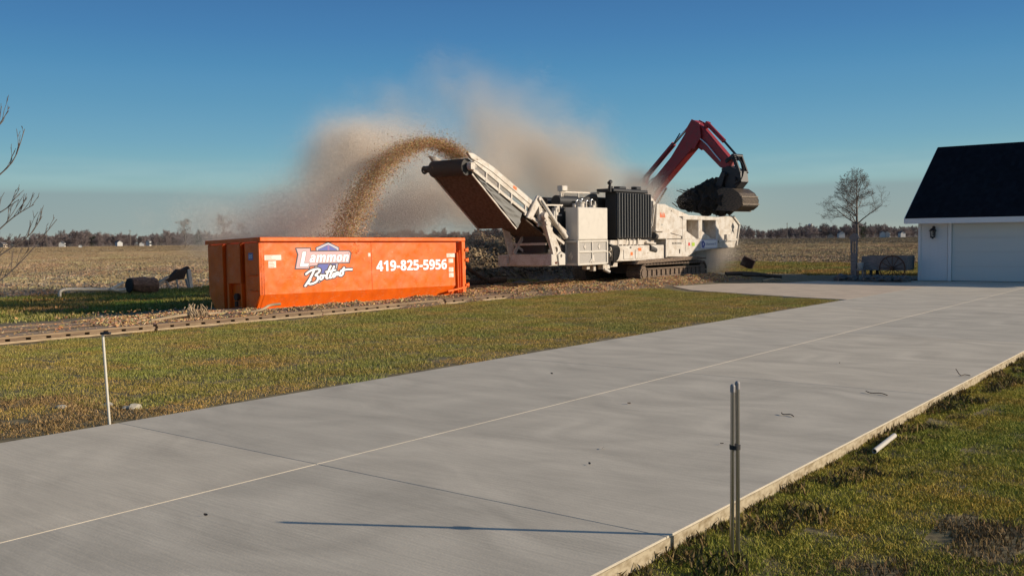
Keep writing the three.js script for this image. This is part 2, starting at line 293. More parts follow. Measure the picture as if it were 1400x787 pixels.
{ // corn stubble out to where single stalks are lost
  const make = (seed) => {
    const r = rng(seed), P = [], C = [];
    const tri = (a, b, c, col) => { P.push(...a, ...b, ...c); C.push(...col, ...col, ...col); };
    const cols = [[0.42, 0.33, 0.2], [0.34, 0.25, 0.15], [0.5, 0.41, 0.27], [0.25, 0.18, 0.11], [0.38, 0.29, 0.17]];
    for (let row = -1; row <= 1; row++) for (let i = 0; i < 12; i++) { // standing stalks in three rows
      const x = (r() - 0.5) * 2.3, z = row * 0.76 + (r() - 0.5) * 0.12, h = lerp(0.1, 0.34, r()), w = 0.014, lx = (r() - 0.5) * h * 0.7, lz = (r() - 0.5) * h * 0.5, c = cols[Math.floor(r() * 5)];
      for (let k = 0; k < 3; k++) { const a = k * 2.094, b = a + 2.094; tri([x + Math.cos(a) * w, 0, z + Math.sin(a) * w], [x + Math.cos(b) * w, 0, z + Math.sin(b) * w], [x + lx, h, z + lz], c); }
    }
    for (let i = 0; i < 75; i++) { // fallen leaves and husks
      const x = (r() - 0.5) * 2.4, z = (r() - 0.5) * 2.4, a = r() * 6.28, L = lerp(0.08, 0.3, r()), w = lerp(0.015, 0.04, r()), c = cols[Math.floor(r() * 5)], y = 0.01 + r() * 0.05, t = r() * 0.09;
      const dx = Math.cos(a) * L / 2, dz = Math.sin(a) * L / 2, ex = -Math.sin(a) * w, ez = Math.cos(a) * w;
      tri([x - dx, y, z - dz], [x + ex, y + t, z + ez], [x + dx, y + 0.02, z + dz], c); tri([x - dx, y, z - dz], [x - ex, y + t * 0.4, z - ez], [x + dx, y + 0.02, z + dz], c);
    }
    const g = new THREE.BufferGeometry(); g.setAttribute('position', new THREE.Float32BufferAttribute(P, 3)); g.setAttribute('color', new THREE.Float32BufferAttribute(C, 3)); g.computeVertexNormals(); return g;
  };
  const r = rng(24), A = [];
  for (let x = 8; x < 215; x += 2.2) for (let z = -205; z < -4; z += 2.2) {
    const px = x + (r() - 0.5) * 0.5, pz = z, d = Math.hypot(px, pz); if (d > 215 || !camSees(px, pz) || inYard(px - 0.6, pz + 0.6)) continue;
    const n = fbm2(px * 0.03, pz * 0.06, 3);
    A.push([px, -0.2, pz, (r() < 0.5 ? 0 : Math.PI) + (r() - 0.5) * 0.1, 1, mixc([0.75, 0.7, 0.66], [1.15, 1.12, 1.05], clamp(0.5 + n, 0, 1)).map((v) => v * (0.9 + 0.2 * r()))]);
  }
  for (let x = 60; x < 620; x += 7.6) for (let z = -600; z < -20; z += 7.6) { // coarser clumps far out
    const px = x + (r() - 0.5) * 3, pz = z + (r() - 0.5) * 3, d = Math.hypot(px, pz); if (d < 208 || d > 600 || !camSees(px, pz)) continue;
    const n = fbm2(px * 0.012, pz * 0.03, 3); A.push([px, -0.2, pz, (r() - 0.5) * 0.1, 3.6, mixc([0.72, 0.67, 0.62], [1.1, 1.06, 0.98], clamp(0.5 + n, 0, 1)), [0, 0], 0.32]);
  }
  spread('corn_stubble', 'tan corn stubble covering the wide harvested field', 'stubble', [31, 32, 33].map(make), M('corn stubble', [1, 1, 1], 0.9, 0, { vertexColors: true, specularIntensity: 0.2 }), A);
}

// ------------------------------------------------------------------ timber mats laid as a temporary track
{
  const r = rng(41), L = 4.16;
  const longGeo = [0, 1, 2].map((k) => { const g = cbx(0, 0, 0, L, 0.045, 0.27, 0.006); g.attributes.uv.array.forEach((v, i, a) => { if (i % 2 === 0) a[i] = v * 0.25 + k * 0.3; else a[i] = v * 1 + k * 0.37; }); return g; });
  const crossGeo = cbx(0, 0, 0, 0.27, 0.04, 2.38, 0.005), edgeGeo = cbx(0, 0, 0, L, 0.04, 0.28, 0.005);
  const labels = ['timber mat at the far left of the plank track', 'timber mat left of the thin white marker post', 'timber mat behind the thin white marker post', 'chip strewn timber mat left of the orange container', 'timber mat along the near left side of the orange container', 'timber mat below the gate end of the orange container'];
  for (let k = 0; k < 6; k++) {
    const t = thing('timber_mat', labels[k], 'timber mat', [-2.35 + k * 4.22, -0.02, -16.9 + (r() - 0.5) * 0.08], (r() - 0.5) * 0.012, 'timber mats laid in a row');
    const add = (name, g, m, x, y, z, turn = 0) => { const o = new THREE.Mesh(g, m); o.name = name; o.position.set(x, y, z); o.rotation.y = turn; o.castShadow = o.receiveShadow = true; t.add(o); };
    for (let i = 0; i < 8; i++) { add('bottom_plank', edgeGeo, matPlankEdge, 0, 0, -0.28 - i * 0.3); }
    for (let i = 0; i < 12; i++) add('cross_plank', crossGeo, matPlank[i % 3], 0.02 + i * 0.355, 0.042, -2.39 - (r() * 0.02));
    for (let i = 0; i < 8; i++) if (r() > 0.04) add('top_plank', longGeo[Math.floor(r() * 3)], matPlank[Math.floor(r() * 3)], (r() - 0.5) * 0.04, 0.084, -0.3 - i * 0.3 + (r() - 0.5) * 0.015, (r() - 0.5) * 0.006);
  }
}

// ------------------------------------------------------------------ orange roll-off container
const dustTexR = tex(512, wrapNoise((u, v) => clamp(0.42 + 0.25 * fbm2(u * 6, v * 6, 4) + 0.1 * n2(u * 60, v * 60), 0, 1)), { srgb: false, repeat: 1 / 2 });
const dentTex = tex(512, wrapNoise((u, v) => 0.5 + 0.5 * fbm2(u * 3, v * 3, 3)), { srgb: false, repeat: 1 / 3.4 });
const orangeTex = tex(512, (u, v) => { const a = fbm2(u * 5, v * 5, 4), sc = clamp((fbm2(u * 14 + 5, v * 60, 4) - 0.3) * 4, 0, 1) * clamp(0.4 + fbm2(u * 4 + 9, v * 4, 3) * 2, 0, 1), dr = clamp((fbm2(u * 55, v * 3 + 2, 3) - 0.35) * 3, 0, 1) * 0.35; return lin(mixc(mixc([0.88, 0.15, 0.008], [0.6, 0.085, 0.016], clamp(dr + 0.12 + 0.3 * a, 0, 1)), [0.72, 0.36, 0.18], sc * 0.55)); }, { repeat: 1 / 2.7 });
const matOrange = M('orange paint', [1, 1, 1], 0.42, 0, { map: orangeTex, roughnessMap: dustTexR, bumpMap: dentTex, bumpScale: 0.03, specularIntensity: 0.6 });
matOrange.roughness = 1;
const matOrangeDark = M('worn orange red paint', [0.62, 0.1, 0.015], 0.6, 0, { roughnessMap: dustTexR });
const matBlackSteel = M('black steel', [0.02, 0.02, 0.02], 0.6, 0.2);
const matRust = M('rusty steel', [0.12, 0.06, 0.035], 0.85, 0.3);
function canvasMat(name, w, h, draw, rough = 0.5, transparent = true) {
  const c = document.createElement('canvas'); c.width = w; c.height = h; draw(c.getContext('2d'), w, h);
  const t = new THREE.CanvasTexture(c); t.colorSpace = THREE.SRGBColorSpace; t.magFilter = THREE.LinearFilter;
  const m = M(name, [1, 1, 1], rough, 0, { map: t, transparent }); return m;
}
function decal(name, m, x0, y0, x1, y1, z, parent) { const g = new THREE.PlaneGeometry(x1 - x0, y1 - y0); g.translate((x0 + x1) / 2, (y0 + y1) / 2, z); const o = part(name, g, m, parent); return o; }
{
  const t = thing('roll_off_container', 'long orange open-top roll-off container with phone number on its side', 'dumpster', [13.88, 0, -18.26]);
  t.rotation.order = 'YXZ'; t.rotation.set(-0.03, -0.076, -0.009);
  const L = 6.7, Wd = 2.44, H = 1.8, yk = 0.45, yb = 0.1, ib = 0.3, iw = 0.08;
  const sideGeo = (s) => { // wall sheet, lower slope: profile in (z, y) drawn along the length
    const z = (i) => (s > 0 ? -i : -Wd + i);
    const prof = [[z(iw), H - 0.05], [z(iw), yk], [z(ib), yb], [z(ib + 0.05), yb], [z(iw + 0.05), yk + 0.02], [z(iw + 0.05), H - 0.05]];
    const g = plate((s > 0 ? prof : prof.slice().reverse()).map(([a, b]) => [-a, b]), 0, L - 0.3, 0);
    g.rotateY(Math.PI / 2); // x -> -z, z -> x
    return metric(g);
  };
  part('side_wall', sideGeo(1), matOrange, t); part('side_wall', sideGeo(-1), matOrange, t);
  part('floor', bx(0.02, yb + 0.002, -Wd + 0.34, L - 0.1, yb + 0.05, -0.34), matOrangeDark, t);
  // rim of square tube
  const rim = part('top_rim', [cbx(-0.05, H - 0.1, -0.09, L, H, 0.02), cbx(-0.05, H - 0.1, -Wd - 0.02, L, H, -Wd + 0.09), cbx(-0.05, H - 0.1, -Wd + 0.092, 0.06, H, -0.092), cbx(L - 0.1, H - 0.1, -Wd + 0.092, L, H, -0.092)], matOrange, t);
  // front end wall: back sheet, three proud panels with two channels between, cable pocket in the middle one
  const endProfile = (z0, z1) => [[z0, yb], [z1, yb], [z1, H - 0.1], [z0, H - 0.1]];
  const e0 = [[-ib, yb], [-iw, yk], [-iw, H - 0.1], [-Wd + iw, H - 0.1], [-Wd + iw, yk], [-Wd + ib, yb]];
  const facing = (outline, d0, d1, b = 0.012) => { const g = plate(outline.map(([z, y]) => [-z, y]).reverse(), d0, d1, b); g.rotateY(Math.PI / 2); return metric(g); };
  part('end_sheet', facing(e0, 0.07, 0.11, 0.004), matOrange, t);
  part('end_panel', facing([[-ib - 0.03, yb], [-iw, yk], [-iw, H - 0.11], [-0.68, H - 0.11], [-0.68, yb]], -0.03, 0.068), matOrange, t);
  part('end_panel', [facing([[-0.86, 0.72], [-1.5, 0.72], [-1.5, H - 0.11], [-0.86, H - 0.11]].reverse(), -0.04, 0.068), facing(endProfile(-0.9, -0.86), -0.04, 0.068), facing(endProfile(-1.5, -1.42), -0.04, 0.068)], matOrange, t);
  part('end_panel', facing([[-1.68, yb], [-1.68, H - 0.11], [-Wd + iw, H - 0.11], [-Wd + iw, yk], [-Wd + ib + 0.03, yb]], -0.03, 0.068), matOrange, t);
  part('cable_hook', [rod([-0.02, 0.4, -1.16], [0.05, 0.4, -1.16], 0.09), bar([0.0, 0.3, -1.16], [0.0, 0.16, -1.16], 0.08, 0.05)], matRust, t);
  part('rung', [rod([-0.06, 0.92, -0.5], [-0.06, 0.92, -0.18], 0.013), rod([-0.06, 0.92, -0.5], [0, 0.92, -0.5], 0.013), rod([-0.06, 0.92, -0.18], [0, 0.92, -0.18], 0.013)], matOrange, t);
  part('rung', [rod([-0.06, 0.55, -0.5], [-0.06, 0.55, -0.18], 0.013), rod([-0.06, 0.55, -0.5], [0, 0.55, -0.5], 0.013), rod([-0.06, 0.55, -0.18], [0, 0.55, -0.18], 0.013)], matOrange, t);
  for (const z of [-0.62, -1.82]) part('ground_rail', cbx(0.05, 0.0, z - 0.06, L - 0.2, yb, z + 0.06), matOrangeDark, t);
  for (const z of [-0.5, -1.94]) { part('roller', rod([0.14, 0.09, z - 0.07], [0.14, 0.09, z + 0.07], 0.095, 0.095, 18), matRust, t); part('roller', rod([L - 0.55, 0.07, z - 0.07], [L - 0.55, 0.07, z + 0.07], 0.085, 0.085, 18), matRust, t); }
  // seam, lugs on the lower slope
  part('wall_seam', bx(3.33, yk + 0.01, -iw, 3.35, H - 0.1, -iw + 0.008), matOrange, t);
  for (const x of [0.62, 3.1, 5.55]) part('lug', [bar([x - 0.06, 0.3, -0.2], [x + 0.07, 0.355, -0.12], 0.05, 0.05)], matOrange, t);
  part('bottom_flange', cbx(0, yb - 0.02, -ib - 0.02, L - 0.3, yb + 0.03, -ib + 0.05, 0.008), matOrange, t);
  // gate end: corner posts, gate, hinges, latch bar
  for (const z of [0, -Wd + 0.12]) part('corner_post', [cbx(L - 0.16, 0.02, z - 0.12, L - 0.02, H - 0.1, z + 0.015), cbx(L - 0.32, 0.25, z - 0.1, L - 0.27, H - 0.42, z - 0.01), cbx(L - 0.24, 0.25, z - 0.1, L - 0.2, H - 0.36, z)], matOrange, t);
  part('tail_gate', [cbx(L - 0.01, 0.12, -Wd + 0.05, L + 0.06, H - 0.12, -0.06), ...[0.4, 0.9, 1.4].map((y) => cbx(L + 0.061, y, -Wd + 0.1, L + 0.12, y + 0.1, -0.1))], matOrange, t);
  for (const y of [0.42, 1.13, 1.42]) part('hinge', [cbx(L - 0.05, y, -0.06, L + 0.09, y + 0.07, 0.05, 0.01), rod([L + 0.06, y - 0.03, 0.02], [L + 0.06, y + 0.1, 0.02], 0.028)], matOrange, t);
  part('latch_bar', [bar([L - 0.75, 0.3, 0.02], [L - 0.02, 0.4, 0.03], 0.04, 0.05), bar([L - 0.6, 0.2, 0.03], [L - 0.1, 0.2, 0.03], 0.03, 0.04), bar([L - 0.62, 0.16, -0.02], [L - 0.52, 0.34, 0.03], 0.05, 0.05), rod([L - 0.52, 0.12, -0.25], [L - 0.52, 0.2, 0.02], 0.03)], matOrange, t);
  part('post_foot', cbx(L - 0.2, -0.02, -0.16, L, 0.1, 0.02, 0.01), matOrange, t);
  // lettering and stickers
  const F = -iw + 0.004;
  const phone = canvasMat('phone number', 1024, 176, (c, w, h) => {
    c.font = 'bold 168px sans-serif'; c.textBaseline = 'middle'; const s = '419-825-5956', k = 0.985 * w / c.measureText(s).width; c.setTransform(k, 0, 0, 1, 0, 0);
    c.lineJoin = 'round'; c.strokeStyle = 'rgba(120,40,10,0.55)'; c.lineWidth = 10; c.strokeText(s, 8, h * 0.52); c.fillStyle = '#fff'; c.strokeStyle = '#fff'; c.lineWidth = 5; c.strokeText(s, 5, h * 0.5); c.fillText(s, 5, h * 0.5);
  });
  decal('phone_number', phone, 3.48, 0.86, 6.06, 1.25, F, t);
  const logo = canvasMat('company emblem', 1024, 860, (c, w, h) => {
    const poly = (pts) => { c.beginPath(); pts.forEach(([x, y], i) => (i ? c.lineTo(x, y) : c.moveTo(x, y))); c.closePath(); };
    c.lineJoin = 'round'; c.lineCap = 'round';
    const shield = [[590, 20], [770, 120], [770, 330], [720, 560], [560, 660], [400, 780], [330, 560], [390, 330], [380, 120]];
    poly(shield); c.fillStyle = '#b9b6c4'; c.fill(); c.lineWidth = 34; c.strokeStyle = '#33202a'; c.stroke(); c.fill();
    poly(shield.map(([x, y]) => [lerp(575, x, 0.84), lerp(400, y, 0.88)])); c.fillStyle = '#4b57a8'; c.fill(); c.strokeStyle = '#262c5e'; c.lineWidth = 8; c.stroke();
    poly([[575, 70], [608, 70], [608, 720], [575, 700]]); c.fillStyle = '#8a5f9c'; c.fill();
    const band = [[40, 130], [270, 130], [270, 190], [960, 190], [985, 235], [950, 410], [400, 410], [380, 450], [250, 460], [240, 500], [20, 500], [70, 240]];
    poly(band); c.lineWidth = 40; c.strokeStyle = '#33202a'; c.stroke(); c.fillStyle = '#c9a6a8'; c.fill();
    // block lettering: a tall L, then smaller slanted letters
    c.save(); c.transform(1, 0, -0.2, 1, 90, 0); c.font = 'bold 330px sans-serif'; c.lineWidth = 26; c.strokeStyle = '#2b2630'; c.fillStyle = '#fff';
    c.save(); c.translate(70, 462); c.scale(0.95, 1.12); c.strokeText('L', 0, 0); c.fillText('L', 0, 0); c.strokeStyle = '#fff'; c.lineWidth = 14; c.strokeText('L', 0, 0); c.restore();
    c.font = 'bold 240px sans-serif'; c.translate(232, 388); const k = 700 / c.measureText('ammon').width; c.scale(k, 1); c.lineWidth = 18; c.strokeText('ammon', 0, 0); c.fillText('ammon', 0, 0); c.strokeStyle = '#fff'; c.lineWidth = 9; c.strokeText('ammon', 0, 0); c.restore();
    // brush script drawn as strokes
    const strokes = [
      [[190, 610], [260, 540], [420, 510], [430, 570], [330, 640], [400, 650], [380, 760], [250, 810], [210, 770], [260, 720]], [[330, 540], [270, 680], [170, 830]],
      [[450, 640], [410, 690], [440, 730], [490, 680], [470, 640], [520, 650]], [[620, 470], [560, 600], [530, 700], [560, 700]], [[680, 480], [620, 610], [590, 700], [620, 690]], [[540, 580], [700, 550]],
      [[670, 620], [640, 670], [670, 690], [710, 640], [690, 610], [730, 600]], [[740, 590], [720, 670], [770, 590], [760, 660], [810, 560]], [[860, 510], [820, 560], [850, 610], [800, 670], [770, 650]], [[850, 560], [900, 540], [1000, 545]],
    ];
    for (const [col, lw] of [['#33202a', 78], ['#fff', 34]]) { c.strokeStyle = col; c.lineWidth = lw; for (const s of strokes) { c.beginPath(); c.moveTo(...s[0]); for (let i = 1; i < s.length - 1; i++) c.quadraticCurveTo(...s[i], (s[i][0] + s[i + 1][0]) / 2, (s[i][1] + s[i + 1][1]) / 2); c.lineTo(...s[s.length - 1]); c.stroke(); } }
  });
  decal('company_emblem', logo, 0.95, 0.58, 2.72, 1.7, F, t);
  const sticker = (seed) => canvasMat('white sticker', 256, 96, (c, w, h) => { const r = rng(seed); c.fillStyle = '#e9e2d4'; c.fillRect(0, 0, w, h); c.fillStyle = '#b08a70'; for (let y = 14; y < h - 10; y += 22) c.fillRect(12, y, 60 + r() * 160, 8); }, 0.6, false);
  [[0.12, 1.26, 0.58, 1.38], [0.22, 1.08, 0.43, 1.24], [6.03, 1.25, 6.36, 1.36], [6.1, 1.1, 6.28, 1.21], [6.1, 0.84, 6.28, 0.97], [6.1, 0.69, 6.28, 0.81], [3.22, 1.31, 3.3, 1.4]].forEach((s, i) => decal('sticker', sticker(60 + i), ...s, F, t));
  { const g = new THREE.PlaneGeometry(0.2, 0.17); g.rotateY(-Math.PI / 2); g.translate(-0.034, 1.36, -0.42); part('number_plate', g, canvasMat('faded number', 64, 64, (c) => { c.fillStyle = '#7d7fa0'; c.fillRect(0, 0, 64, 64); c.fillStyle = '#d8d6e0'; c.font = 'bold 44px sans-serif'; c.fillText('05', 6, 48); }, 0.6, false), t); }
}

// ------------------------------------------------------------------ tracked horizontal grinder
const whiteTex = tex(512, (u, v) => { const a = fbm2(u * 4, v * 4, 4), d = fbm2(u * 26, v * 26, 3); return lin(mixc([0.65, 0.6, 0.525], [0.4, 0.31, 0.22], clamp(0.16 + 0.7 * a + clamp((d - 0.22) * 3, 0, 0.6), 0, 1))); }, { repeat: 1 / 2 });
const matWhite = M('dusty white machine paint', [1, 1, 1], 0.5, 0, { map: whiteTex, roughnessMap: dustTexR }); matWhite.roughness = 1.1;
const matCabinet = M('cream cabinet paint', [0.63, 0.58, 0.5], 0.45, 0, { roughnessMap: dustTexR }); matCabinet.roughness = 1;
const matBlack = M('black machine paint', [0.018, 0.018, 0.02], 0.55);
const matDark = M('dusty dark steel', [0.06, 0.055, 0.05], 0.75, 0.1);
const matFin = M('cooler fin edge', [0.16, 0.16, 0.155], 0.5, 0.3);
const matRubber = M('black rubber', [0.025, 0.024, 0.023], 0.8);
const matBelt = M('dusty conveyor belt', [1, 1, 1], 0.95, 0, { map: tex(256, (u, v) => lin(mixc([0.15, 0.11, 0.085], [0.085, 0.063, 0.05], clamp(0.5 + fbm2(u * 6, v * 6, 4), 0, 1)))) });
const matSkirt = M('grey rubber skirt', [0.2, 0.195, 0.18], 0.8);
const matSilver = M('chrome rod', [0.55, 0.55, 0.55], 0.25, 0.9);
const matTrack = M('dusty track steel', [1, 1, 1], 0.85, 0.1, { map: tex(256, (u, v) => lin(mixc([0.24, 0.17, 0.115], [0.085, 0.06, 0.045], clamp(0.45 + fbm2(u * 9, v * 9, 4), 0, 1)))) });
const matOrangeSticker = M('orange sticker', [0.75, 0.17, 0.03], 0.5), matRedSticker = M('red sticker', [0.6, 0.04, 0.03], 0.5), matGreenSticker = M('lime sticker', [0.35, 0.5, 0.03], 0.5), matPaleSticker = M('pale sticker', [0.6, 0.7, 0.75], 0.5);
function crawler(t, x0, x1, z0, z1, r, m, y0 = 0.02) { // track: shoes round two wheels, frame, rollers
  const a = x0 + r, b = x1 - r, run = b - a, arc = Math.PI * r, per = 2 * (run + arc), n = Math.round(per / 0.24), shoe = mergeGeometries([cbx(-0.105, -0.02, z0, 0.105, 0.02, z1, 0.006), cbx(-0.018, 0.018, z0, 0.018, 0.06, z1, 0.005), cbx(0.06, 0.018, z0, 0.085, 0.045, z1, 0.004)].map(norm));
  for (let i = 0; i < n; i++) {
    let s = (i / n) * per, x, y, ang;
    if (s < run) { x = a + s; y = 2 * r; ang = 0; } else if (s < run + arc) { const p = (s - run) / r; x = b + Math.sin(p) * r; y = r + Math.cos(p) * r; ang = -p; } else if (s < 2 * run + arc) { x = b - (s - run - arc); y = 0; ang = Math.PI; } else { const p = (s - 2 * run - arc) / r; x = a - Math.sin(p) * r; y = r - Math.cos(p) * r; ang = Math.PI - p; }
    const o = new THREE.Mesh(shoe, m); o.name = 'track_shoe'; o.position.set(x, y + y0 + 0.06, 0); o.rotation.z = ang; o.castShadow = o.receiveShadow = true; t.add(o);
  }
  const zm = (z0 + z1) / 2, hw = Math.abs(z1 - z0) / 2 - 0.06, yc = r + y0 + 0.06;
  for (const x of [a, b]) part('idler_wheel', [rod([x, yc, zm - hw], [x, yc, zm + hw], r - 0.03, r - 0.03, 26), rod([x, yc, zm - hw - 0.03], [x, yc, zm + hw + 0.03], r * 0.55, r * 0.55, 20)], m, t);
  const fz = Math.max(z0, z1) - 0.03;
  part('track_frame', [cbx(a + r * 0.7, yc - 0.16, zm - hw, b - r * 0.5, yc + 0.17, fz - 0.04, 0.03), ...Array.from({ length: 13 }, (_, i) => { const x = lerp(a + r * 0.9, b - r * 0.65, i / 12); return cbx(x - 0.02, yc - 0.12, fz - 0.05, x + 0.02, yc + 0.13, fz + 0.01, 0.006); }), cbx(a + r * 0.7, yc + 0.12, fz - 0.05, b - r * 0.5, yc + 0.16, fz + 0.015, 0.006), cbx(a + r * 0.7, yc - 0.16, fz - 0.05, b - r * 0.5, yc - 0.12, fz + 0.015, 0.006)], m, t);
  const nr = 9; for (let i = 0; i < nr; i++) { const x = lerp(a + 0.35, b - 0.35, i / (nr - 1)); part('track_roller', rod([x, y0 + 0.17, zm - hw], [x, y0 + 0.17, fz], 0.095, 0.095, 14), m, t); }
}
{
  const X0 = 30, g0 = -17.7;
  const t = thing('horizontal_grinder', 'white tracked wood grinder throwing chips off its raised conveyor', 'wood grinder');
  const zN = -17.7, zF = -20.3;
  crawler(t, 29.95, 35.2, -18.12, -17.52, 0.3, matTrack); crawler(t, 29.95, 35.2, -20.5, -19.9, 0.3, matTrack);
  part('axle_beam', [cbx(30.6, 0.35, -19.95, 31.4, 0.85, -18.05), cbx(33.4, 0.35, -19.95, 34.2, 0.85, -18.05)], matDark, t);
  part('track_guard', plate([[29.7, 0.72], [35.25, 0.8], [35.2, 0.85], [34.4, 0.92], [29.9, 0.86]], -18.2, -17.55, 0.02), matTrack, t);
  // chassis beams
  part('chassis', [cbx(24.9, 0.78, -20.1, 36.6, 1.15, -18.25, 0.03), cbx(28.5, 0.86, -18.24, 32.15, 1.4, zN - 0.06, 0.02), cbx(28.5, 1.42, -18.24, 31.6, 1.6, zN - 0.2, 0.02)], matWhite, t);
  part('side_locker', plate([[28.55, 0.86], [30.75, 0.84], [30.75, 1.12], [30.9, 1.12], [30.9, 1.36], [29.6, 1.36], [29.6, 1.3], [28.55, 1.3]], zN - 0.06, zN, 0.012), matWhite, t);
  part('locker_door', cbx(29.05, 0.92, zN + 0.001, 29.75, 1.26, zN + 0.02, 0.006), matWhite, t); part('locker_door', cbx(29.85, 0.92, zN + 0.001, 30.7, 1.26, zN + 0.02, 0.006), matWhite, t);
  const dec = (name, m, x0, y0, x1, y1, z = zN + 0.023) => decal(name, m, x0, y0, x1, y1, z, t);
  dec('warning_sticker', matOrangeSticker, 29.5, 1.05, 29.66, 1.17); dec('warning_sticker', matOrangeSticker, 30.05, 1.2, 30.26, 1.31, zN + 0.025);
  // tall tank cabinet with a meshed cabinet below it
  const cab = part('tank_cabinet', cbx(26.2, 1.63, -18.22, 28.02, 2.72, zN, 0.025), matCabinet, t);
  part('filler_cap', [rod([26.7, 2.72, -17.95], [26.7, 2.86, -17.95], 0.14, 0.14, 18), rod([26.7, 2.86, -17.95], [26.7, 2.9, -17.95], 0.17, 0.17, 18), cbx(26.45, 2.72, -18.1, 26.52, 2.84, -18.0), cbx(27.5, 2.721, -18.1, 27.62, 2.82, -17.95)], matWhite, t);
  const meshTex = tex(256, (u, v) => { const h = (Math.floor(u * 64) + Math.floor(v * 64)) % 2; return lin(h ? [0.5, 0.47, 0.42] : [0.3, 0.28, 0.25]); }, { repeat: 1.2 });
  const matMesh = M('perforated sheet', [1, 1, 1], 0.7, 0, { map: meshTex });
  part('mesh_cabinet', [cbx(26.2, 0.8, -18.22, 28.0, 1.6, zN - 0.03, 0.015)], matMesh, t);
  part('cabinet_frame', [[26.17, 0.78, 26.25, 1.62], [27.02, 0.8, 27.08, 1.62], [27.95, 0.8, 28.03, 1.62]].map(([a, b, c, d]) => cbx(a, b, zN - 0.05, c, d, zN + 0.006, 0.008)).concat([[26.25, 0.78, 27.95, 0.85], [26.25, 1.2, 27.95, 1.26], [26.25, 1.55, 27.95, 1.62]].map(([a, b, c, d]) => cbx(a, b, zN - 0.05, c, d, zN + 0.003, 0.008)), [cbx(26.15, 0.78, -18.24, 26.21, 0.86, zN - 0.052, 0.008), cbx(26.15, 1.54, -18.24, 26.21, 1.62, zN - 0.052, 0.008), cbx(26.15, 0.862, -18.24, 26.21, 1.538, -18.17, 0.008)]), matCabinet, t);
  const diamond = (x, y, s) => plate([[x, y - s], [x + s * 0.75, y], [x, y + s], [x - s * 0.75, y]], zN - 0.03, zN - 0.012, 0.004);
  for (const [x, y] of [[26.62, 1.4], [27.5, 1.4]]) part('diamond_badge', diamond(x, y, 0.1), matWhite, t);
  part('triangle_badge', plate([[26.9, 0.88], [27.2, 0.88], [27.15, 1.16]], zN - 0.03, zN - 0.008, 0.004), matWhite, t);
  { const g = plate([[-0.1, 0], [0, -0.15], [0.1, 0], [0, 0.15]], 0, 0.015, 0.004); g.rotateY(-Math.PI / 2); g.translate(26.195, 1.1, -17.98); part('diamond_badge', g, matWhite, t); }
  // cooling pack: dark box with upright fins
  const cool = part('cooling_pack', [cbx(28.8, 1.66, -18.3, 31.06, 3.3, zN - 0.12, 0.02)], matBlack, t);
  for (let i = 0; i <= 12; i++) { const x = 28.82 + i * 0.184; part('cooling_fin', cbx(x, 1.68, zN - 0.11, x + 0.035, 3.27, zN - 0.01, 0.006), matFin, t); }
  part('cooler_cap', [cbx(28.55, 3.31, -18.5, 30.95, 3.42, zN - 0.08, 0.02), cbx(29.2, 3.421, -18.2, 29.7, 3.52, -17.95, 0.03), cbx(30.4, 3.421, -18.2, 30.75, 3.55, -17.95, 0.03), rod([28.5, 3.3, -17.9], [28.5, 3.62, -17.9], 0.05), rod([28.62, 3.3, -17.95], [28.62, 3.5, -17.95], 0.09), rod([28.44, 3.6, -17.9], [28.56, 3.66, -17.9], 0.07)], matBlack, t);
  // engine behind
  part('engine', [cbx(26.4, 1.2, -20.0, 28.75, 2.75, -18.5, 0.05), cbx(25.6, 1.25, -19.9, 26.38, 2.55, -18.45, 0.05), cbx(28.76, 1.2, -20.2, 31.0, 3.15, -18.6, 0.05)], matDark, t);
  part('air_cleaner', [rod([26.2, 2.95, -18.6], [27.4, 2.95, -18.6], 0.19, 0.19, 18), rod([26.3, 2.9, -19.2], [27.9, 2.9, -19.2], 0.2, 0.2, 18), cbx(25.6, 2.6, -18.9, 26.5, 2.72, -18.55)], matBlack, t);
  part('exhaust_pipe', [tube([[27.4, 2.95, -18.6], [27.9, 3.0, -18.6], [28.3, 3.15, -18.55], [28.5, 3.15, -18.5]], 0.1), rod([27.6, 2.8, -18.45], [28.4, 2.85, -18.45], 0.08)], matDark, t);
  part('top_rail', [bar([26.3, 3.25, -18.5], [28.7, 3.28, -18.5], 0.05, 0.05), bar([26.35, 2.7, -18.5], [26.35, 3.25, -18.5], 0.05), bar([27.4, 2.7, -18.5], [27.4, 3.26, -18.5], 0.04), bar([24.9, 2.78, -18.4], [26.3, 2.8, -18.4], 0.04, 0.05), bar([24.9, 2.3, -18.4], [24.9, 2.78, -18.4], 0.04), bar([24.9, 2.45, -18.38], [26.2, 2.47, -18.38], 0.05, 0.05)], matWhite, t);
  part('beacon_box', [cbx(26.3, 3.28, -18.62, 26.62, 3.46, -18.4, 0.02), bar([26.45, 3.0, -18.5], [26.45, 3.28, -18.5], 0.04)], matWhite, t);
  part('control_valves', [...[25.95, 26.05, 26.12].map((x, i) => cbx(x - 0.3, 2.35 + i * 0.1, -18.42, x - 0.14, 2.6 + i * 0.08, -18.28)), rod([25.75, 2.3, -18.3], [25.75, 2.7, -18.3], 0.05), ...[27.2, 27.5, 27.75].map((x) => rod([x, 2.72, -18.05], [x, 2.95, -18.05], 0.035))], matWhite, t);
  part('engine_pipe', [0, 1, 2, 3].map((i) => tube([[26.9 + i * 0.3, 2.75, -18.3], [27.0 + i * 0.3, 2.98 + 0.05 * (i % 2), -18.28], [27.25 + i * 0.3, 2.9, -18.3], [27.35 + i * 0.32, 2.7, -18.32]], 0.028)), matSilver, t);
  for (let i = 0; i < 6; i++) part('hydraulic_hose', tube([[28.1, 1.55 - i * 0.03, -17.85], [28.25 + i * 0.05, 1.35, -17.66 + 0.02 * i], [28.3 + i * 0.05, 0.95, -17.64], [28.45, 0.72 + i * 0.02, -17.8], [28.65, 0.95, -17.9]], 0.03), matRubber, t);
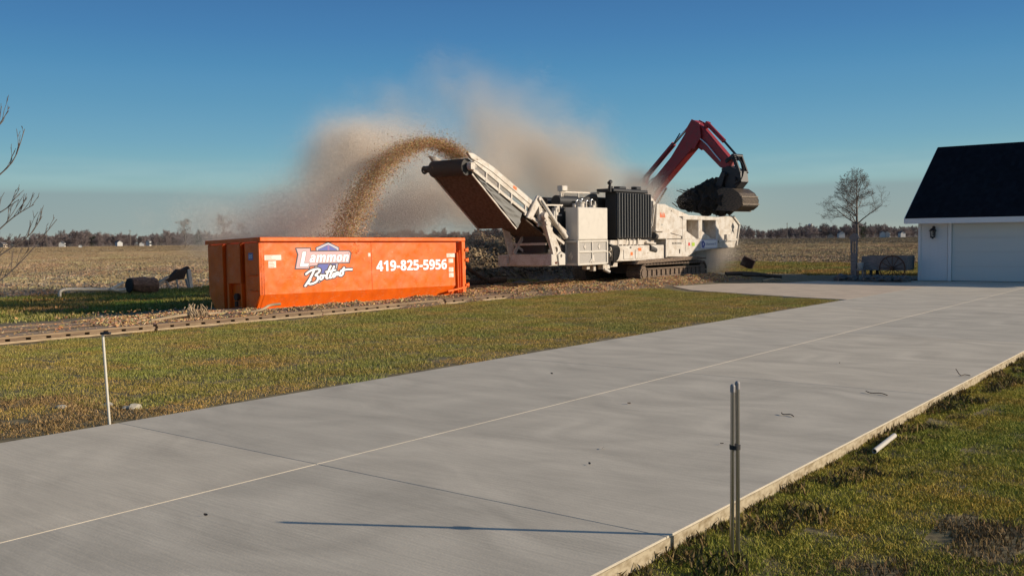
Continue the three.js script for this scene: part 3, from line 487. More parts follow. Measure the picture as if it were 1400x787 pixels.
  part('pump', [rod([28.2, 1.35, -17.95], [28.6, 1.35, -17.95], 0.16, 0.16, 16), rod([28.3, 1.1, -17.95], [28.62, 1.1, -17.95], 0.11, 0.11, 16), cbx(28.1, 0.85, -18.1, 28.3, 1.0, -17.85)], matCabinet, t);
  part('pipework', [...Array.from({ length: 7 }, (_, i) => rod([29 + i * 0.26, 1.4, -17.9], [29 + i * 0.26 + (i % 3) * 0.05, 1.64, -17.9], 0.03 + 0.015 * (i % 2))), cbx(29.0, 1.44, -18.0, 29.5, 1.62, -17.86), cbx(30.3, 1.42, -18.0, 30.75, 1.6, -17.84), rod([30.8, 1.5, -17.8], [31.5, 1.45, -17.8], 0.045)], matWhite, t);
  part('swing_motor', [rod([31.0, 1.3, -17.8], [31.5, 1.2, -17.8], 0.13, 0.1, 14), rod([31.3, 1.75, -17.75], [31.45, 1.7, -17.75], 0.13, 0.13, 16), cbx(31.2, 0.95, -18.0, 31.9, 1.25, -17.8)], matDark, t);
  part('bracket', [cbx(27.0, 0.62, -18.1, 27.2, 0.78, -17.9), cbx(27.45, 0.55, -18.1, 27.6, 0.78, -17.92), cbx(27.9, 0.6, -18.05, 28.35, 0.76, -17.82), rod([28.0, 0.6, -17.85], [28.2, 0.5, -17.75], 0.06), cbx(28.4, 0.66, -18.0, 28.9, 0.82, -17.85)], matWhite, t);
  // mill housing and hood
  part('mill_hood', [plate([[31.15, 1.75], [31.15, 3.15], [32.02, 3.2], [32.35, 2.96], [32.35, 1.75]], -20.0, -18.2, 0.03), plate([[31.62, 1.72], [31.75, 2.95], [32.4, 2.95], [32.9, 2.82], [32.6, 2.1], [32.9, 1.74]], -18.19, -17.86, 0.02)], matWhite, t);
  part('hood_arm', [bar([31.2, 1.75, -17.95], [31.55, 2.6, -17.95], 0.1, 0.14), bar([31.55, 2.55, -17.95], [31.62, 3.05, -17.95], 0.1, 0.12), rod([31.35, 2.1, -17.85], [31.55, 2.9, -17.85], 0.03)], matWhite, t);
  const flame = canvasMat('orange flame badge', 128, 96, (c) => { c.fillStyle = '#e0641c'; for (let i = 0; i < 4; i++) { c.beginPath(); c.moveTo(8 + i * 30, 90); c.quadraticCurveTo(2 + i * 28, 30, 26 + i * 28, 8 + (i % 2) * 14); c.quadraticCurveTo(22 + i * 28, 50, 34 + i * 28, 88); c.fill(); } });
  dec('flame_badge', flame, 31.95, 2.42, 32.42, 2.68, -17.855); dec('small_print', M('grey print', [0.35, 0.33, 0.3], 0.6), 32.05, 2.14, 32.2, 2.19, -17.855);
  part('step_shelf', [plate([[31.4, 1.62], [31.42, 1.84], [32.3, 1.86], [33.4, 1.72], [33.4, 1.62]], -18.6, zN - 0.02, 0.02), cbx(31.5, 1.9, -18.3, 32.2, 1.96, -17.75)], matWhite, t);
  // hopper: inner wall, top flange, ribs, sloping gusset panel, lower panel
  const wallPts = [[32.6, 1.2], [32.6, 2.8], [32.95, 2.82], [33.6, 2.42], [36.7, 2.46], [36.7, 1.2]];
  part('hopper_wall', plate(wallPts, -18.3, -18.22, 0.01), matWhite, t); part('hopper_wall', plate(wallPts, -20.2, -20.12, 0.01), matWhite, t);
  part('hopper_floor', cbx(32.6, 1.16, -20.1, 38.3, 1.28, -18.32), matDark, t);
  part('hopper_flare', plate([[32.92, 2.84], [32.98, 2.86], [34.5, 2.56], [36.7, 2.52], [36.7, 2.42], [34.4, 2.44], [33.4, 2.4]], -18.28, -17.95, 0.012), matWhite, t);
  { // gusset sheet that leans from the hood back to the first rib
    const A = V(32.62, 2.78, -17.9), B = V(33.5, 2.4, -17.72), C = V(33.5, 1.72, -17.72), D = V(32.62, 1.9, -17.9), th = V(0.02, 0, -0.05);
    const quad = (a, b, c, d) => [a, b, c, a, c, d]; const P = [];
    const a2 = A.clone().add(th), b2 = B.clone().add(th), c2 = C.clone().add(th), d2 = D.clone().add(th);
    for (const v of [...quad(A, D, C, B), ...quad(a2, b2, c2, d2), ...quad(A, B, b2, a2), ...quad(D, d2, c2, C), ...quad(B, C, c2, b2), ...quad(A, a2, d2, D)]) P.push(v.x, v.y, v.z);
    const gg = new THREE.BufferGeometry(); gg.setAttribute('position', new THREE.Float32BufferAttribute(P, 3)); gg.computeVertexNormals(); part('gusset_sheet', metric(gg), matWhite, t);
  }
  for (const [x, w] of [[33.5, 0.34], [34.85, 0.34], [36.42, 0.3]]) part('hopper_rib', [plate([[x, 1.6], [x, 2.42], [x + w, 2.42], [x + w, 1.6]], -18.22, zN - 0.01, 0.02)], matWhite, t);
  part('rib_flange', [cbx(33.5, 2.36, -18.22, 36.72, 2.5, zN + 0.005, 0.015)], matWhite, t);
  for (const x of [33.85, 35.2]) part('pocket_slope', plate([[x, 1.6], [x, 1.95], [x + 0.95, 1.6]], -18.2, zN - 0.06, 0.01), matWhite, t);
  part('lower_panel', plate([[32.18, 0.94], [32.18, 1.6], [36.6, 1.6], [36.6, 1.2], [34.6, 1.1], [33.9, 0.9]], -18.2, zN, 0.02), matWhite, t);
  part('panel_frame', [cbx(32.12, 0.92, zN - 0.03, 32.2, 1.62, zN + 0.02, 0.008), cbx(33.7, 1.12, zN - 0.03, 33.74, 1.58, zN + 0.012, 0.005)], matWhite, t);
  part('tie_down', plate([[33.2, 1.05], [33.24, 1.05], [33.26, 1.22], [33.2, 1.22]], zN + 0.001, zN + 0.02, 0.004), matBlack, t);
  dec('model_lettering', canvasMat('dark lettering', 256, 48, (c, w, h) => { c.fillStyle = '#4a4640'; c.font = 'bold 34px sans-serif'; c.fillText('DZ-HR Series', 6, 36); }), 32.6, 1.38, 33.55, 1.52, zN + 0.006);
  dec('warning_sticker', matRedSticker, 33.95, 1.34, 34.1, 1.46, zN + 0.006); dec('warning_sticker', matGreenSticker, 34.25, 1.32, 34.5, 1.46, zN + 0.006);
  dec('maker_sign', canvasMat('maker sign', 320, 112, (c, w, h) => {
    c.fillStyle = '#e8e6e6'; c.fillRect(0, 0, w, h); c.strokeStyle = '#7b86b8'; c.lineWidth = 5; c.strokeRect(4, 4, w - 8, h - 8);
    c.fillStyle = '#3d4a9a'; c.beginPath(); c.moveTo(20, 20); c.lineTo(60, 12); c.lineTo(96, 56); c.lineTo(70, 104); c.lineTo(24, 96); c.closePath(); c.fill(); c.fillStyle = '#e8e6e6'; c.beginPath(); c.moveTo(44, 30); c.lineTo(70, 56); c.lineTo(44, 84); c.lineTo(52, 56); c.closePath(); c.fill();
    c.fillStyle = '#39407e'; c.font = 'bold 36px sans-serif'; c.fillText('Diamond Z', 112, 70);
  }, 0.5, false), 34.98, 1.21, 36.5, 1.57, zN + 0.006);
  // infeed end
  const endPts = [[36.72, 1.2], [36.72, 2.5], [38.15, 2.58], [38.85, 2.2], [38.6, 1.6], [38.35, 1.2]];
  part('infeed_side', plate(endPts, -18.1, zN - 0.08, 0.02), matWhite, t); part('infeed_side', plate(endPts, -20.3, -19.95, 0.02), matWhite, t);
  part('infeed_rail', [bar([36.75, 1.48, zN - 0.05], [38.5, 1.55, zN - 0.05], 0.06, 0.1), bar([38.2, 2.54, zN - 0.05], [38.8, 2.2, zN - 0.05], 0.06, 0.07), bar([38.8, 2.2, zN - 0.05], [38.5, 1.3, zN - 0.05], 0.06, 0.07), cbx(37.4, 1.5, zN - 0.07, 37.9, 1.78, zN + 0.02)], matWhite, t);
  part('feed_chain_roller', rod([38.2, 1.4, -19.9], [38.2, 1.4, -18.12], 0.22, 0.22, 18), matDark, t);
  dec('black_emblem', canvasMat('black emblem', 96, 128, (c) => { c.fillStyle = '#16161c'; c.beginPath(); c.moveTo(48, 4); c.lineTo(84, 50); c.lineTo(60, 70); c.lineTo(84, 124); c.lineTo(44, 90); c.lineTo(12, 118); c.lineTo(30, 64); c.lineTo(10, 44); c.closePath(); c.fill(); }), 38.0, 1.75, 38.4, 2.3, zN - 0.074);
  // ------- discharge conveyor
  const cN = -18.1, cF = -19.6, slope = (x) => 4.05 - (x - 21.2) * 0.497;
  for (const [z, s] of [[cN, 1], [cF, -1]]) {
    const top = [[21.05, 4.2], [21.3, 4.2], [22.2, 3.86], [23.8, 3.08], [26.3, 1.82], [26.2, 1.7], [23.7, 2.93], [22.15, 3.7], [21.2, 4.05]];
    part('conveyor_rail', plate(top, z - 0.05, z + 0.05, 0.012), matWhite, t);
    part('conveyor_panel', plate([[21.35, 4.04], [22.2, 3.68], [23.7, 2.95], [25.2, 2.2], [25.14, 2.08], [23.64, 2.82], [22.14, 3.55], [21.4, 3.9]], z - 0.03, z + 0.03, 0.01), matWhite, t);
    part('conveyor_lower_rail', bar([21.3, 3.72, z], [25.9, 1.52, z], 0.09, 0.09), matWhite, t);
    for (const x of [21.9, 22.5, 23.1, 23.8, 24.5, 25.2]) part('conveyor_upright', bar([x, slope(x) - 0.02, z + 0.02 * s], [x - 0.03, slope(x) - 0.34, z + 0.02 * s], 0.06, 0.06), matWhite, t);
  }
  part('conveyor_belt', [bar([21.2, 3.86, -18.85], [26.2, 1.5, -18.85], 1.34, 0.05), bar([21.3, 3.6, -18.85], [26.0, 1.3, -18.85], 1.34, 0.04)], matBelt, t);
  part('head_roller', [rod([21.18, 3.8, cN - 0.1], [21.18, 3.8, cF + 0.08], 0.25, 0.25, 24)], matDark, t);
  part('bearing', [rod([21.2, 3.82, cN - 0.02], [21.2, 3.82, cN + 0.12], 0.13, 0.11, 14), ...[0, 1, 2, 3, 4].map((i) => rod([21.2 + 0.12 * Math.cos(i * 1.26), 3.82 + 0.12 * Math.sin(i * 1.26), cN + 0.04], [21.2 + 0.12 * Math.cos(i * 1.26), 3.82 + 0.12 * Math.sin(i * 1.26), cN + 0.13], 0.025))], matWhite, t);
  part('drive_motor', [rod([21.22, 3.82, cF - 0.3], [21.22, 3.82, cF], 0.1, 0.12, 14), new THREE.TorusGeometry(0.1, 0.03, 8, 18).translate(21.2, 3.8, cF - 0.32)], matDark, t);
  part('belly_pan', [bar([21.28, 3.62, -18.85], [23.35, 2.03, -18.85], 1.5, 0.03)], matBelt, t);
  part('pan_trim', [bar([21.26, 3.6, cN + 0.012], [23.35, 2.0, cN + 0.012], 0.03, 0.05), bar([21.26, 3.6, cF - 0.01], [23.35, 2.0, cF - 0.01], 0.03, 0.05)], matWhite, t);
  { // rubber skirt that hangs between the rail and the belly pan, creased
    const P = [], I = [], nx = 26, ny = 12;
    for (let j = 0; j <= ny; j++) for (let i = 0; i <= nx; i++) {
      const u = i / nx, v = j / ny, xt = lerp(21.35, 23.6, u), yt = slope(xt) - 0.38, xb = lerp(21.35, 23.38, u), yb2 = lerp(3.58, 2.02, u);
      P.push(lerp(xt, xb, v), lerp(yt, yb2, v), cN + 0.05 + 0.035 * Math.sin(v * 3.1) * fbm2(u * 5 + 3, v * 2 + u * 4, 2) * 2 + 0.02 * Math.sin(u * 22 + v * 7) * v);
    }
    for (let j = 0; j < ny; j++) for (let i = 0; i < nx; i++) { const a = j * (nx + 1) + i; I.push(a, a + nx + 1, a + 1, a + 1, a + nx + 1, a + nx + 2); }
    const g = new THREE.BufferGeometry(); g.setAttribute('position', new THREE.Float32BufferAttribute(P, 3)); g.setIndex(I); g.computeVertexNormals(); part('rubber_skirt', g, matSkirt, t);
  }
  part('rail_badge', plate([[23.15, 3.26], [23.32, 3.18], [23.36, 3.26], [23.19, 3.34]], cN + 0.051, cN + 0.056, 0.001), matOrangeSticker, t);
  part('guard_hoop', [bar([23.0, 3.42, cF], [23.35, 3.85, cF], 0.04), bar([23.35, 3.85, cF], [22.6, 3.86, cF], 0.04), bar([22.6, 3.86, cF], [22.45, 3.7, cF], 0.04)], matCabinet, t);
  // hinge bracket, lift arm with holes, rams and the end frame
  part('hinge_bracket', [plate([[23.75, 2.35], [24.3, 3.05], [24.5, 3.02], [24.62, 2.3], [24.42, 2.25], [24.36, 2.7], [24.0, 2.28]], cN + 0.06, cN + 0.14, 0.015, [[24.35, 2.92, 0.04]]), rod([24.38, 2.95, cN + 0.02], [24.38, 2.95, cN + 0.2], 0.07, 0.07, 14)], matWhite, t);
  part('lift_ram', [rod([24.5, 2.95, cN + 0.1], [25.4, 2.15, cN + 0.1], 0.065, 0.065, 14), rod([25.4, 2.15, cN + 0.1], [25.9, 1.72, cN + 0.1], 0.09, 0.09, 14)], matWhite, t);
  part('ram_rod', rod([24.4, 2.9, cN + 0.2], [24.9, 2.4, cN + 0.2], 0.035), matSilver, t);
  part('lift_arm', plate([[24.35, 2.55], [24.65, 2.65], [25.5, 1.5], [25.8, 1.05], [25.4, 0.85], [25.1, 1.35]], cN + 0.02, cN + 0.1, 0.012, [[24.72, 2.28, 0.07], [25.0, 1.9, 0.085], [25.35, 1.32, 0.11]]), matWhite, t);
  part('end_strut', bar([24.55, 2.45, cN + 0.2], [25.1, 0.95, cN + 0.26], 0.1, 0.16), matWhite, t);
  part('pivot_eye', [rod([24.55, 2.42, cN + 0.1], [24.55, 2.42, cN + 0.3], 0.11, 0.11, 16), rod([24.65, 2.2, cN + 0.12], [24.65, 2.2, cN + 0.28], 0.09, 0.09, 16)], matWhite, t);
  part('ram_eye', [plate([[25.15, 0.82], [25.5, 0.82], [25.5, 1.18], [25.3, 1.26], [25.1, 1.16]], cN + 0.28, cN + 0.36, 0.012, [[25.27, 1.12, 0.05]])], matCabinet, t);
  part('end_frame', [cbx(24.75, 0.82, cF + 0.02, 24.95, 1.18, cN + 0.34, 0.015), bar([24.62, 2.1, cF + 0.05], [24.85, 1.0, cF + 0.2], 0.14, 0.2), cbx(24.6, 0.86, cF - 0.05, 24.85, 1.12, cF + 0.12), bar([24.9, 1.5, cF + 0.3], [24.95, 1.52, cN], 0.08, 0.08), bar([25.3, 1.2, cF + 0.1], [25.35, 1.2, cN + 0.1], 0.3, 0.06)], matWhite, t);
  part('tail_box', [cbx(25.0, 1.22, cF + 0.15, 26.4, 1.9, cN - 0.1, 0.03)], matDark, t);
  part('frame_link', [bar([24.7, 1.2, cF + 0.35], [25.1, 1.85, cF + 0.5], 0.09), bar([24.8, 1.55, cF + 0.28], [25.1, 1.2, cF + 0.55], 0.07), rod([24.7, 2.05, cF - 0.05], [24.7, 2.05, cF + 0.2], 0.09, 0.09, 14)], matWhite, t);
  { const g = (y0, y1, m, n) => { const q = new THREE.PlaneGeometry(0.2, y1 - y0); q.rotateY(-Math.PI / 2); q.translate(25.09, (y0 + y1) / 2, cN + 0.2); part(n, q, m, t); }; g(1.02, 1.16, matPaleSticker, 'warning_sticker'); g(0.88, 0.98, matRedSticker, 'warning_sticker'); }
}

// ------------------------------------------------------------------ excavator behind the grinder, its arm over the hopper
const matRed = M('dark red machine paint', [1, 1, 1], 0.5, 0, { map: tex(256, (u, v) => lin(mixc([0.31, 0.02, 0.026], [0.2, 0.035, 0.035], clamp(0.25 + fbm2(u * 5, v * 5, 4), 0, 1))), { repeat: 1 / 2 }) });
{
  const t = thing('excavator', 'dark red excavator reaching over the hopper with a loaded bucket', 'excavator', [38.4, 0, -18.2], -1.844);
  const w = 0.21;
  part('boom', plate([[-7.3, 1.75], [-6.7, 1.45], [-5.4, 2.4], [-3.95, 3.9], [-1.7, 5.68], [-1.42, 6.0], [-1.35, 6.45], [-1.5, 6.76], [-1.78, 6.82], [-2.15, 6.42], [-3.1, 5.35], [-4.55, 4.15], [-6.2, 2.9], [-7.35, 2.2]], -w, w, 0.03), matRed, t);
  part('boom_cheek', [plate([[-2.15, 6.45], [-1.75, 6.92], [-1.3, 6.7], [-1.2, 6.1], [-1.6, 5.55], [-1.95, 5.75]], w + 0.001, w + 0.07, 0.015), plate([[-2.15, 6.45], [-1.75, 6.92], [-1.3, 6.7], [-1.2, 6.1], [-1.6, 5.55], [-1.95, 5.75]], -w - 0.07, -w - 0.001, 0.015)], matRed, t);
  part('arm_cylinder', [rod([-4.9, 4.55, 0], [-3.1, 5.95, 0], 0.12, 0.12, 16), bar([-5.05, 4.15, 0], [-4.85, 4.6, 0], 0.2, 0.2)], matRed, t);
  part('cylinder_rod', rod([-3.1, 5.95, 0], [-2.05, 6.72, 0], 0.055, 0.055, 12), matSilver, t);
  for (const z of [-0.34, 0.34]) { part('lift_cylinder', rod([-6.5, 1.2, z], [-5.0, 2.75, z], 0.12, 0.12, 16), matRed, t); part('cylinder_rod', rod([-5.0, 2.75, z], [-3.9, 4.0, z], 0.055, 0.055, 12), matSilver, t); }
  part('stick', plate([[-1.95, 6.7], [-1.7, 6.88], [-1.3, 6.62], [-0.2, 5.55], [0.38, 4.98], [0.34, 4.72], [0.08, 4.58], [-0.22, 4.7], [-1.15, 5.5], [-1.75, 5.8], [-1.9, 6.3]], -0.16, 0.16, 0.03), matRed, t);
  part('bucket_cylinder', [rod([-1.0, 6.62, 0], [-0.1, 5.82, 0], 0.1, 0.1, 14), bar([-1.12, 6.5, 0], [-1.0, 6.74, 0], 0.18, 0.16)], matRed, t);
  part('cylinder_rod', rod([-0.1, 5.82, 0], [0.62, 5.12, 0], 0.05, 0.05, 12), matBlack, t);
  for (const z of [-0.22, 0.22]) part('stick_pipe', tube([[-1.4, 6.1, z], [-0.9, 5.75, z * 1.1], [-0.4, 5.25, z * 1.1], [-0.1, 4.95, z]], 0.025), matPaleSticker, t);
  for (const z of [-0.32, 0.33]) part('boom_hose', tube([[-5.2, 3.8, z], [-5.05, 4.3, z], [-4.6, 4.55, z], [-4.0, 4.85, z], [-3.2, 5.5, z], [-2.4, 6.35, z]], 0.028), matRubber, t);
  part('bucket_link', [...[-0.24, 0.24].map((z) => bar([0.62, 5.12, z], [0.95, 4.35, z], 0.07, 0.16)), ...[-0.24, 0.24].map((z) => bar([0.2, 4.9, z], [0.64, 5.14, z], 0.07, 0.14)), rod([0.62, 5.12, -0.3], [0.62, 5.12, 0.3], 0.09, 0.09, 14)], matBlack, t);
  part('quick_coupler', [plate([[-0.05, 4.62], [0.35, 4.72], [0.98, 4.45], [1.05, 4.0], [0.75, 3.72], [0.25, 3.7], [0.05, 4.1]], -0.26, 0.26, 0.03, [[0.3, 4.35, 0.09], [0.75, 4.15, 0.1]]), rod([0.28, 4.35, -0.36], [0.28, 4.35, 0.36], 0.07), rod([0.78, 4.12, -0.36], [0.78, 4.12, 0.36], 0.07)], matBlack, t);
  part('thumb', [...[-0.36, -0.12, 0.12, 0.36].map((z) => plate([[0.1, 4.5], [0.3, 4.4], [0.12, 3.9], [-0.35, 3.4], [-0.75, 3.2], [-0.5, 3.6], [-0.15, 4.1]], z - 0.04, z + 0.04, 0.012)), rod([-0.1, 4.15, -0.4], [-0.1, 4.15, 0.4], 0.05)], matBlack, t);
  part('coupler_hose', [0, 1, 2].map((i) => tube([[0.3, 5.0, 0.25 + i * 0.04], [0.85 + i * 0.06, 5.1 - i * 0.1, 0.3], [1.15 + i * 0.05, 4.6, 0.32], [1.1, 4.1, 0.3], [0.7, 3.9, 0.28]], 0.022)), matRubber, t);
  { // bucket: curved shell between two cheek plates, mouth towards the machine
    const out = [[0.0, 3.72], [0.35, 3.78], [0.8, 3.72], [1.15, 3.52], [1.36, 3.22], [1.32, 2.95], [1.08, 2.8], [0.6, 2.76], [-0.1, 2.82]], inn = out.slice().reverse().map(([x, y]) => [lerp(0.55, x, 0.9) - 0.06, lerp(3.25, y, 0.88)]);
    const steel = M('scratched bucket steel', [1, 1, 1], 0.55, 0.35, { map: tex(256, (u, v) => lin(mixc([0.15, 0.11, 0.075], [0.04, 0.035, 0.03], clamp(0.45 + 1.2 * fbm2(u * 5, v * 24, 4), 0, 1)))) });
    part('bucket', [plate([...out, ...inn], -0.5, 0.5, 0.01)], steel, t);
    part('bucket_cheek', [plate([[-0.05, 3.68], [0.35, 3.78], [0.8, 3.72], [1.15, 3.52], [1.36, 3.22], [1.32, 2.95], [1.08, 2.8], [0.6, 2.76], [-0.1, 2.82], [0.15, 3.2]], 0.5, 0.54, 0.01), plate([[-0.05, 3.68], [0.35, 3.78], [0.8, 3.72], [1.15, 3.52], [1.36, 3.22], [1.32, 2.95], [1.08, 2.8], [0.6, 2.76], [-0.1, 2.82], [0.15, 3.2]], -0.54, -0.5, 0.01)], steel, t);
    part('wear_strip', [[1.2, 3.48, 1.39, 3.22], [1.37, 3.12, 1.35, 2.94], [1.1, 2.78, 0.75, 2.74]].map(([a, b, c, d]) => bar([(a + c) / 2, (b + d) / 2, -0.53], [(a + c) / 2, (b + d) / 2, 0.53], 0.06, 0.06)), steel, t);
    for (const z of [-0.44, -0.22, 0, 0.22, 0.44]) part('tooth', plate([[-0.05, 2.78], [-0.38, 2.84], [-0.05, 2.87]], z - 0.05, z + 0.05, 0.01), steel, t);
  }
  // upper body and undercarriage
  part('house', [plate([[-11.0, 1.15], [-11.1, 1.6], [-10.8, 2.2], [-6.4, 2.2], [-6.4, 1.15]], -1.4, 0.4, 0.06), plate([[-11.0, 1.15], [-11.1, 1.6], [-10.8, 2.2], [-8.3, 2.2], [-8.3, 1.15]], 0.41, 1.4, 0.06), plate([[-6.3, 1.15], [-6.3, 1.6], [-7.0, 1.7], [-7.0, 1.15]], -1.0, -0.45, 0.03)], matRed, t);
  part('cab', plate([[-8.2, 1.2], [-8.2, 2.75], [-7.9, 2.85], [-6.6, 2.85], [-6.2, 2.1], [-6.3, 1.2]], 0.45, 1.35, 0.05), matDark, t);
  part('cab_window', [plate([[-7.9, 1.9], [-7.9, 2.7], [-6.7, 2.7], [-6.4, 2.05], [-6.4, 1.9]], 1.352, 1.36, 0.002)], M('tinted glass', [0.03, 0.04, 0.045], 0.08, 0, { clearcoat: 1 }), t);
  part('turntable', rod([-8.4, 0.85, 0], [-8.4, 1.14, 0], 0.75, 0.75, 28), matDark, t);
  part('undercarriage', cbx(-9.4, 0.4, -1.0, -7.4, 0.84, 1.0, 0.04), matDark, t);
  crawler(t, -10.6, -6.2, -1.6, -1.0, 0.36, matTrack, -0.02); crawler(t, -10.6, -6.2, 1.0, 1.6, 0.36, matTrack, -0.02);
}
{ // root mass held in the bucket
  const t = thing('root_mass', 'dark tangled mass of roots and soil clamped in the excavator bucket', 'root mass', [38.4, 0, -18.2], -1.844);
  const matSoil = M('dark wet soil', [0.03, 0.024, 0.018], 1), gs = [], r = rng(71);
  const lumps = [[-0.1, 3.3, 0, 0.6], [-0.55, 3.45, 0.05, 0.66], [-1.05, 3.42, -0.1, 0.6], [-1.5, 3.35, 0.1, 0.5], [-1.95, 3.32, 0, 0.42], [-2.35, 3.3, 0.05, 0.32], [-2.65, 3.26, 0, 0.2], [-0.75, 3.85, 0, 0.34], [-0.35, 3.95, 0.1, 0.28], [-1.25, 3.75, 0.1, 0.26], [-0.9, 3.0, 0.2, 0.34], [-0.4, 2.98, -0.2, 0.34], [-1.7, 3.12, -0.1, 0.25]];
  for (const [x, y, z, s] of lumps) {
    const g = new THREE.IcosahedronGeometry(s * 1.12, 4), p = g.attributes.position;
    for (let i = 0; i < p.count; i++) { const v = V().fromBufferAttribute(p, i), n = 1 + 0.42 * fbm3(v.x * 3 + x * 5, v.y * 3, v.z * 3 + x, 3) + 0.14 * n3(v.x * 13 + x, v.y * 13, v.z * 13); v.multiplyScalar(n); v.z *= 0.9; p.setXYZ(i, v.x + x, v.y + y, v.z + z); }
    g.computeVertexNormals(); gs.push(g);
  }
  part('soil_clump', gs, matSoil, t);
  const rootMat = M('dark root bark', [0.05, 0.036, 0.026], 1);
  for (let i = 0; i < 70; i++) {
    const x = lerp(-2.6, 0.1, r()), y = 3.3 + (r() - 0.5) * 1.0, z = (r() - 0.5) * 1.1, dx = -0.1 - r() * 0.4, dy = (r() - 0.55) * 0.55, dz = (r() - 0.5) * 0.6;
    part('root', tube([[x, y, z], [x + dx * 0.5, y + dy * 0.3 + 0.05, z + dz * 0.6], [x + dx, y + dy, z + dz]], lerp(0.01, 0.04, r() * r()), 6, 5), rootMat, t);
  }
}

